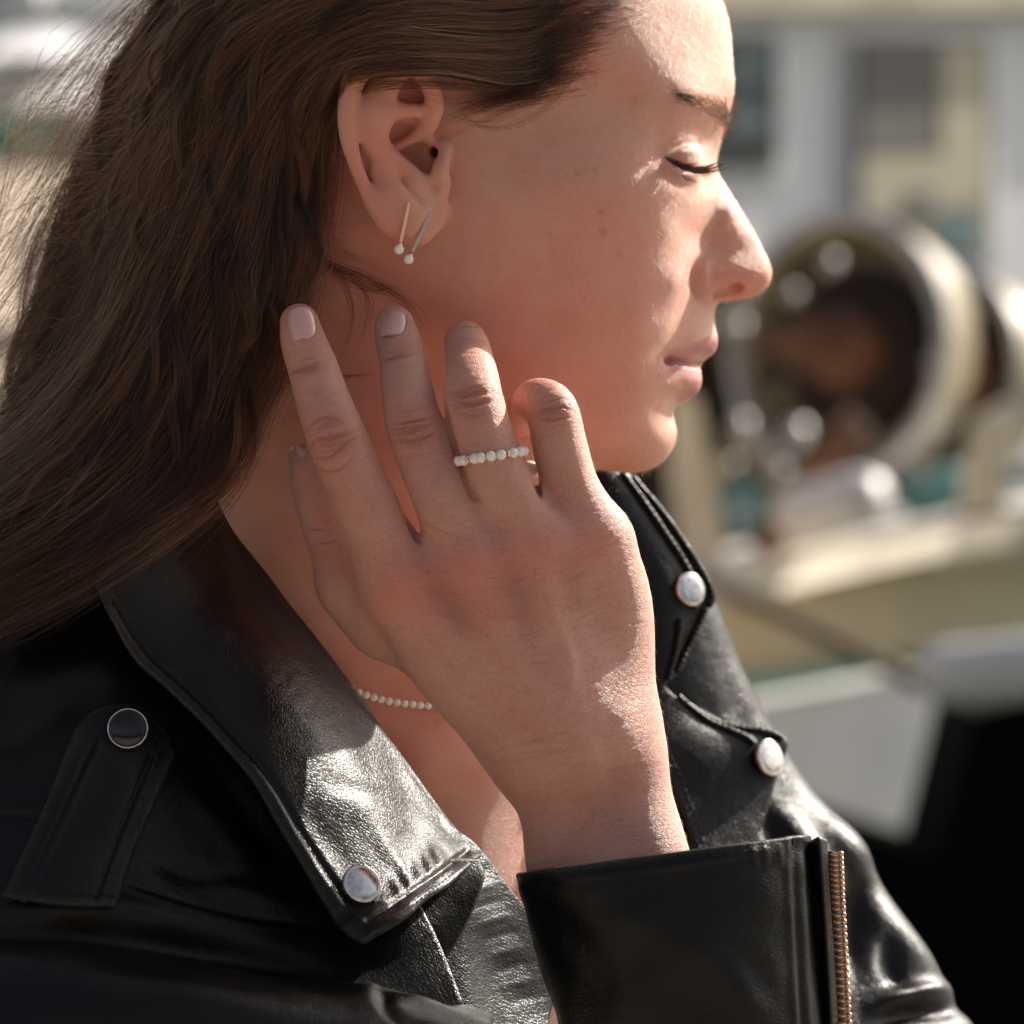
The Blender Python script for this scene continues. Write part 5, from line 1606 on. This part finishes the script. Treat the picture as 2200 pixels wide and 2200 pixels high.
class MB:
    """collects shapes (mm) and links them as one mesh"""
    def __init__(self): self.v, self.f = [], []
    def add(self, v, f):
        k = len(self.v); self.v += [tuple(x) for x in v]; self.f += [tuple(i + k for i in q) for q in f]; return self
    def box(self, lo, hi, bev=0.0):
        bm = bmesh.new(); bmesh.ops.create_cube(bm, size=1.0)
        lo, hi = np.array(lo, float), np.array(hi, float)
        for q in bm.verts: q.co = Vector((lo + hi) / 2 + np.array(q.co) * (hi - lo))
        if bev > 0: bmesh.ops.bevel(bm, geom=bm.edges[:], offset=bev, segments=2, affect='EDGES', profile=.6)
        bm.verts.index_update()
        self.add([q.co[:] for q in bm.verts], [[q.index for q in p.verts] for p in bm.faces]); bm.free(); return self
    def prism(self, pts, d, bev=0.0):
        """front outline (3D points) pushed back by vector d"""
        pts = np.array(pts, float); n = len(pts); d = np.array(d, float)
        self.add(list(pts) + list(pts + d), [tuple(range(n)), tuple(range(2 * n - 1, n - 1, -1))] + [(i, i + n, (i + 1) % n + n, (i + 1) % n) for i in range(n)]); return self
    def tube(self, pts, r, sides=10):
        self.add(*tube_path(pts, r, sides)); return self
    def build(self, name, mat, parent=None, smooth=False):
        return mesh_obj(name, np.array(self.v), self.f, mat, parent, smooth)

def slant(D0, x0, m):
    """distance at which the ray through photo column x meets an upright plane turned by slope m"""
    C_ = D0 * (1 - m * (x0 - 1100) * S / DC)
    return lambda x: C_ / (1 - m * (x - 1100) * S / DC)
def prism_px(pts, D, depth):
    if callable(D):
        return MB().prism([PB(x, y, D(x)) for x, y in pts], (0, depth, 0))
    return prism_flat(pts, D, depth)
def prism_flat(pts, D, depth):
    """outline in photo pixels standing at distance D, given a real thickness in mm"""
    return MB().prism([PB(x, y, D) for x, y in pts], (0, depth, 0))

def structure(o, name=None):
    o["kind"] = "structure"; return o

QZ = -ZC                                              # quay level in mm
# quay under her, water, far quay and sky-line houses
structure(MB().box((-14000, -16000, QZ - 600), (14000, 900, QZ)).build("quay", M_FLOOR))
structure(MB().box((-90000, 900, QZ - 700), (90000, 60000, QZ - 640)).build("water", M_WATER))
structure(MB().box((-90000, 60000, QZ - 1200), (90000, 140000, QZ + 600)).build("far_quay", M_STONE))

def house(x, w, h, dpt, mat, label):
    D = 64000 - DC
    e = empty("house", (x, D, QZ + 600), label, "house", "houses along the far quay")
    MB().box((x - w / 2, D, QZ + 600), (x + w / 2, D + dpt, QZ + 600 + h), 40).build("wall", mat, e)
    b = MB()
    b.prism([(x - w / 2 - 300, D - 300, QZ + 600 + h), (x + w / 2 + 300, D - 300, QZ + 600 + h), (x + w / 2 + 300, D + dpt / 2, QZ + 600 + h + 2200), (x - w / 2 - 300, D + dpt / 2, QZ + 600 + h + 2200)], (0, 0, 260))
    b.build("roof", M_ROOF, e)
    n = int(w / 2600)
    for r in range(int(h / 3000)):
        for k in range(n):
            cx = x - w / 2 + (k + .5) * w / n; z = QZ + 600 + r * 3000 + 1000
            wd = MB().box((cx - 550, D - 60, z), (cx + 550, D + 40, z + 1500), 10).build("window", M_WHITE, e)
            MB().box((cx - 460, D - 90, z + 90), (cx + 460, D - 55, z + 1410)).build("pane", M_GLASS, wd)
for i, (x, w, h, m, l) in enumerate(((-12500, 5200, 9000, M_PLASTER, "pale plaster house far across the water, behind the hair at the left edge"), (-7000, 5000, 8000, M_CREAM, "cream house far across the water, hidden mostly by the woman's head"),
                                   (12000, 9000, 9500, M_PLASTER, "wide plaster house far across the water behind the boat cabin"), (3000, 8000, 8500, M_STONE, "stone house far across the water behind the woman's face"))):
    house(x, w, h, 9000, m, l)

# ---- fishing boat on the right
boat = empty("fishing_boat", PB(1850, 1700, 6.5), "white and cream fishing boat with teal stripe moored beyond the quay", "boat")
def bx(pts, D, dep, name, mat, parent=boat):
    return prism_px(pts, D, dep).build(name, mat, parent)
# cabin
cab = bx([(1180, 18), (2700, 18), (2700, 1000), (1180, 1000)], slant(11.0, 1850, 1.0), 1600, "cabin", M_WHITE)
prism_px([(1150, -34), (2760, -34), (2760, 16), (1150, 16)], slant(10.85, 1850, 1.0), 1900).build("roof", M_CREAM, cab)
def window(pts, pane_pts, name="window"):
    f = MB().prism([PB(x, y, slant(10.96, 1850, 1.0)(x)) for x, y in pts], (0, 38, 0)).build(name, M_WHITE, boat)
    MB().prism([PB(x, y, slant(10.945, 1850, 1.0)(x)) for x, y in pane_pts], (0, 12, 0)).build("pane", M_GLASS, f)
    return f
w1 = window([(1400, 56), (1690, 56), (1690, 384), (1400, 384)], [(1420, 74), (1672, 74), (1672, 366), (1420, 366)])
w2 = window([(1822, 62), (2146, 62), (2146, 575), (1822, 575)], [(1840, 82), (2128, 82), (2128, 556), (1840, 556)])
# things seen behind the cabin glass: curtains and boards; in the left window, reflections painted as flat pieces
def inside(pts, mat, name, par, D=10.93):
    MB().prism([PB(x, y, slant(D, 1850, 1.0)(x)) for x, y in pts], (0, 8, 0)).build(name, mat, par)
M_BLIND = simple_mat("grey_blind", (.17, .155, .14), .7, noise=.15, nscale=4)
M_PANEL = simple_mat("sun_bleached_board", (.52, .46, .33), .7, noise=.12, nscale=4)
M_SEA = simple_mat("sea_green_board_and_reflection", (.10, .17, .18), .6, noise=.2, nscale=5)  # locker colour, also the reflections painted in the left window
inside([(1846, 90), (2016, 90), (2010, 318), (1850, 330)], M_BLIND, "blind", w2)
inside([(2022, 92), (2120, 92), (2120, 430), (1850, 470), (1850, 338), (2022, 326)], M_PANEL, "curtain_and_reflection", w2)
inside([(1860, 478), (1950, 470), (2010, 430), (2120, 440), (2120, 545), (1850, 545)], M_BEIGE, "shelf_and_reflection", w2, 10.935)
inside([(2016, 455), (2110, 446), (2110, 540), (2010, 540)], M_SEA, "locker", w2, 10.92)
inside([(1956, 412), (2008, 408), (2008, 482), (1956, 484)], M_BLIND, "instrument", w2, 10.92)
inside([(1560, 84), (1655, 84), (1650, 170), (1560, 215)], M_SEA, "curtain_and_reflection", w1)  # teal reflection in the glass, painted as a flat piece
inside([(1560, 232), (1650, 232), (1650, 270), (1560, 285)], M_SEA, "shelf_and_reflection", w1)  # lower teal reflection, painted the same way
# hull: sloping gunwale, cream side, teal band, white skirt
g_t = [(1180, 1330), (1380, 1290), (1560, 1238), (1720, 1200), (1880, 1160), (2040, 1128), (2300, 1086)]
def band(up, dn, D, dep, name, mat, dD=0.0, tilt=0.0):
    b = MB(); n = len(up)
    F_ = [PB(x, y, D + dD * k / n) for k, (x, y) in enumerate(up)] + [PB(x, y, D - tilt + dD * k / n) for k, (x, y) in reversed(list(enumerate(dn)))]
    return b.prism(F_, (0, dep, 0)).build(name, mat, boat)
band(g_t, [(x, y + 62) for x, y in g_t], 6.3, 420, "rail", M_CREAM, .85, .035)
band([(x, y + 64) for x, y in g_t], [(1180, 1560), (1380, 1520), (1600, 1468), (1780, 1440), (1980, 1404), (2100, 1390), (2300, 1370)], 6.42, 300, "side", M_BEIGE, .85)
band([(1180, 1562), (1380, 1522), (1600, 1470), (1780, 1442), (1980, 1406), (2100, 1392), (2300, 1372)], [(1180, 1620), (1380, 1574), (1600, 1514), (1780, 1478), (1980, 1438), (2100, 1424), (2300, 1404)], 6.3, 320, "rubbing_strip", M_TEAL, .85)
bx([(1180, 1580), (1600, 1516), (1980, 1440), (2086, 1460), (2082, 1540), (2018, 1822), (1790, 1750), (1500, 1650), (1180, 1560)], slant(6.5, 1850, .84), 260, "transom", M_HULL)
# deck and bulwark behind the rail
bx([(1180, 1300), (2400, 1040), (2400, 1140), (1180, 1400)], 7.0, 1800, "deck", M_HULL)
# posts
bx([(1452, 820), (1502, 860), (1560, 1180), (1530, 1268), (1478, 1262), (1440, 1000)], 7.2, 120, "post", M_CREAM)
bx([(2104, 900), (2172, 860), (2160, 1150), (2140, 1172), (2060, 1172)], 7.0, 120, "post", M_CREAM)
# ---- net drums
def disc(c, ax, r, th, mat, name, par, seg=64):
    v, f = lathe([(0, -th / 2), (r * .96, -th / 2), (r, -th * .3), (r, th * .3), (r * .96, th / 2), (0, th / 2)], c, ax, seg, (0.03, .02, 1)); return mesh_obj(name, v, f, mat, par)
def hoop(c, ax, r, tr, mat, name, par, seg=72, flat=1.0):
    prof = [(r + tr * math.cos(a), tr * flat * math.sin(a)) for a in np.linspace(0, 2 * math.pi, 13)]
    v, f = lathe(prof, c, ax, seg, (0.03, .02, 1)); return mesh_obj(name, v, f, mat, par)
def drum(label, px, py, D, r, ax, width, spool):
    e = empty("net_drum", PB(px, py, D), label, "net drum", "steel net drums on the deck of the fishing boat")
    a = np.array(ax, float); a /= np.linalg.norm(a)
    c = PB(px, py, D)
    hoop(c, a, r, r * .066, M_GALV, "flange_rim", e, flat=1.0)
    v, f = lathe([(r * .95, 0), (r * .95, -r * .42), (r * .90, -r * .42), (r * .90, 0), (r * .95, 0)], c, a, 64, (0.03, .02, 1)); mesh_obj("shell", v, f, M_KHAKI, e)
    disc(c - a * r * .44, a, r * .95, 20, M_KHAKI, "flange", e)
    disc(c - a * r * .30, a, r * .66, r * .2, M_NET, "net", e)
    c2 = c + a * width
    disc(c - a * r * .1, a, r * spool, r * .3, M_RUST, "spool", e)
    disc(c2, a, r * .2, 120, M_RUST, "hub", e, 32)
    MB().tube([c - a * 260, c2 + a * 200], 26).build("axle", M_RUST, e, True)
    for k in range(5):
        t = k * 1.256 + .5
        s = np.cross(a, (0.03, .02, 1)); s /= np.linalg.norm(s); w = np.cross(a, s)
        o = s * math.cos(t) + w * math.sin(t)
        v, f = ball(c + o * r * .96 + a * r * .08, r * .045); mesh_obj("bolt", v, f, M_GALV, e)
    return e
drum("big net drum with bright steel rim just right of the woman's lips", 1800, 748, 7.6, 268, (-.68, -.73, .05), 60, .3)
drum("second net drum, dark and narrower, close to the right picture edge", 2052, 805, 8.0, 212, (-.84, -.54, .03), 40, .4)
# rope, brown timber, hydraulic fittings
tag(MB().tube([PB(1640, 1180, 7.0), PB(1720, 1060, 6.95), PB(1790, 960, 6.9), PB(1850, 900, 6.9)], 30).build("rusty_davit", M_RUST, None, True), "rust brown iron arm slanting up beside the big net drum", "davit")
tag(MB().tube([PB(1500, 1240, 5.9), PB(1600, 1285, 5.88), PB(1760, 1358, 5.86), PB(1900, 1432, 5.86), PB(1990, 1475, 5.9)], 14.0).build("mooring_rope", M_ROPE, None, True), "taut dark mooring rope slanting across the cream boat side", "rope")
def fender(label, a, b, r, D):
    e = empty("fender", PB(*a, D), label, "fender", "pale fenders of the fishing boat")
    A, B = PB(*a, D), PB(*b, D - .3); t = B - A; L = np.linalg.norm(t); t /= L
    v, f = lathe([(0, -r * .55), (r * .16, -r * .5), (r * .22, -r * .2), (r * .6, r * .1), (r * .9, r * .6), (r, r * 1.1), (r, L - r), (r * .8, L - r * .3), (0, L)], A, t, 32, (.1, .9, .3))
    mesh_obj("body", v, f, M_FENDER, e)
    v, f = lathe([(0, -r * .75), (r * .2, -r * .7), (r * .22, -r * .5), (0, -r * .48)], A, t, 20, (.1, .9, .3)); mesh_obj("eyelet", v, f, M_DARK, e)
fender("long pale fender with pointed nose lying at the right picture edge", (2000, 1450), (2330, 1425), 44, 5.2)
fender("rounded pale fender lying on deck under the big net drum", (1690, 1110), (1880, 1062), 50, 6.8)
# coiled net and fittings on the deck below the drums
def heap(label, name, pts, mat, cat, D):
    b = MB()
    for x, y, r in pts:
        v, f = ball(PB(x, y, D), r, 14, .75); b.add(v, f)
    tag(b.build(name, mat, None, True), label, cat)
heap("heap of teal tarpaulin beside the cream post", "tarpaulin", [(1530, 1130, 60), (1560, 1090, 48), (1590, 1120, 60), (1600, 1060, 40)], M_CLOTH, "tarpaulin", 7.5)
heap("teal tarpaulin bundle under the second net drum", "tarpaulin", [(1990, 1070, 60), (2050, 1055, 70), (2100, 1080, 60), (2190, 1110, 70)], M_CLOTH, "tarpaulin", 7.6)
def fitting(x, y, r, D, label):  # steel balls added to throw sun glints that blur into discs
    v, f = ball(PB(x, y, D), r, 18); o = mesh_obj("float", v, f, M_GALV); tag(o, label, "float", "steel balls added by the net drum for sun glints")
FL = ["bright glint ball nearest to the woman's lips", "glint ball half hidden behind the upper lip", "glint ball on the drum gear right below the nose tip", "pale glint ball level with the chin crease, left of the drum",
      "large grey glint ball at the lower left of the drum hub", "glint ball above the fender on deck, left of the rusty arm", "lowest glint ball, by the teal tarpaulin heap", "glint ball just above the lowest one by the chin", "glint ball in front of the deck fender's top", "bright glint ball at the drum's upper left rim"]
for k, (x, y, r) in enumerate(((1588, 702, 16), (1562, 700, 12), (1702, 632, 15), (1590, 915, 22), (1712, 930, 26), (1676, 1012, 14), (1588, 1098, 16), (1570, 1000, 14), (1780, 1030, 13), (1785, 565, 18))):
    fitting(x, y, r, 7.1, FL[k])
# a winch frame filling the dark gap left of the drum
wf = empty("winch", PB(1600, 900, 7.9), "dark winch with khaki drum behind the glint balls at lip height", "winch")
disc(PB(1640, 830, 8.0), (-.3, -.9, .1), 200, 180, M_NET, "drum", wf)
hoop(PB(1640, 830, 7.86), (-.3, -.9, .1), 205, 24, M_KHAKI, "flange", wf)
MB().tube([PB(1560, 640, 7.8), PB(1600, 800, 7.8), PB(1700, 1120, 7.8)], 36).build("frame", M_KHAKI, wf, True)
MB().tube([PB(1480, 1120, 7.9), PB(1640, 900, 7.8), PB(1760, 760, 7.8)], 30).build("brace", M_KHAKI, wf, True)
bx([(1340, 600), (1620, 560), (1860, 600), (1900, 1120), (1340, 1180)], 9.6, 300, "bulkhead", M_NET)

# ---- black block added for the dark hull shadow at the lower right
e = empty("shade_block", PB(2000, 2100, 4.0), "black block added for the dark shadow at the lower right corner", "shade block")
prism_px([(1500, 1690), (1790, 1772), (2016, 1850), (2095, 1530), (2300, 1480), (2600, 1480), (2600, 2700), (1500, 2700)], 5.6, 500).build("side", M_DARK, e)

# ---- left side: small boats and a stone slip across the water
def small_boat(label, x, y, L, D, mat, stripe):
    e = empty("dinghy", PB(x, y, D), label, "dinghy", "small white boats moored across the water")
    k = S * D * 1000 / DC
    c = PB(x, y, D)
    l = L * k; h = l * .16; w = l * .36
    b = MB(); n = 14; sec = []
    for i in range(n):
        t = i / (n - 1) * 2 - 1
        ww = w / 2 * (1 - max(0, t) ** 2.6) * (1 - .15 * max(0, -t)); sh = h * .35 * t * t
        sec.append([(t * l / 2, -ww, h * .5 + sh), (t * l / 2, -ww * .8, -h * .1), (t * l / 2, -ww * .3, -h * .5), (t * l / 2, ww * .3, -h * .5), (t * l / 2, ww * .8, -h * .1), (t * l / 2, ww, h * .5 + sh)])
    v = [c + np.array(p) for s in sec for p in s]
    f = [(i * 6 + j, i * 6 + j + 1, i * 6 + 7 + j, i * 6 + 6 + j) for i in range(n - 1) for j in range(5)] + [(i * 6, i * 6 + 6, i * 6 + 11, i * 6 + 5) for i in range(n - 1)]
    b.add(v, f); b.build("hull", mat, e)
    MB().box(c + np.array([-l * .2, -w * .26, h * .5]), c + np.array([l * .12, w * .26, h * 1.6]), h * .1).build("cabin", M_WHITE, e)
    MB().box(c + np.array([-l * .16, -w * .275, h * .9]), c + np.array([l * .08, -w * .255, h * 1.35])).build("window", M_GLASS, e)
    MB().tube([c + np.array([l * .02, 0, h * 1.5]), c + np.array([l * .02, 0, h * 4.5])], h * .05, 8).build("mast", M_GALV, e)
    MB().box(c + np.array([-l * .46, -w * .5, h * .22]), c + np.array([l * .30, -w * .475, h * .36])).build("stripe", stripe, e)
small_boat("white dinghy with teal stripe across the water, highest at the left edge", 30, 60, 560, 15.0, M_WHITE, M_TEAL)
small_boat("white dinghy with dark stripe just below the topmost one at the left edge", 190, 215, 520, 14.0, M_WHITE, M_DARK)
small_boat("dinghy with teal hull nearest to the stone slip at the left edge", -60, 280, 420, 13.0, M_TEAL, M_WHITE)
def bright_panel(x, y, w, h, D, label):  # white panels added and tilted to the sun to make bright spots
    e = empty("bright_panel", PB(x, y, D), label, "bright_panel", "white panels added over the dinghies for bright spots")
    k = S * D * 1000 / DC
    c = PB(x, y, D); W_, H_ = w * k / 2, h * k / 2
    n = 7; v = []; f = []
    for i in range(n):
        for j in range(n):
            a, b = i / (n - 1) * 2 - 1, j / (n - 1) * 2 - 1
            v.append(c + np.array([a * W_, b * H_ * 3.4, b * H_ + (1 - a * a) * H_ * .35]))
    m = len(v)
    v += [q - np.array([0, 0, 18.0]) for q in v]
    for i in range(n - 1):
        for j in range(n - 1):
            p = i * n + j
            f += [(p, p + n, p + n + 1, p + 1), (m + p, m + p + 1, m + p + n + 1, m + p + n)]
    r = [i * n for i in range(n)] + [(n - 1) * n + j for j in range(1, n)] + [i * n + n - 1 for i in range(n - 2, -1, -1)] + [j for j in range(n - 2, 0, -1)]
    f += [(r[i], r[(i + 1) % len(r)], r[(i + 1) % len(r)] + m, r[i] + m) for i in range(len(r))]
    mesh_obj("canvas", np.array(v), f, M_WHITE, e)
    for sx in (-1, 1):
        MB().tube([c + np.array([sx * W_ * .9, -H_, -H_]), c + np.array([sx * W_ * .9, -H_, -H_ * 4])], 14, 8).build("pole", M_GALV, e, True)
bright_panel(84, 100, 190, 100, 13.0, "brightest added white awning at the upper left edge")
bright_panel(215, 118, 130, 84, 13.4, "smaller added white awning between the brightest one and the hair")
bright_panel(140, 210, 150, 74, 12.6, "low added white awning under the two brighter ones beside the hair")
def ramp():
    pts = [PB(-900, 1500, 5.6), PB(900, 1500, 5.6), PB(900, 800, 8.0), PB(900, 372, 12.2), PB(-900, 356, 12.2), PB(-900, 800, 8.0)]
    return MB().prism(pts, (0, 300, -900)).build("stone_slip", M_STONE)
structure(ramp())
tag(MB().box(PB(40, 640, 8.4), PB(190, 500, 8.4) + np.array([0, 500, 0]), 20).build("fish_crate", M_FENDER), "pale grey plastic fish crate on the stone slip behind the hair", "crate")
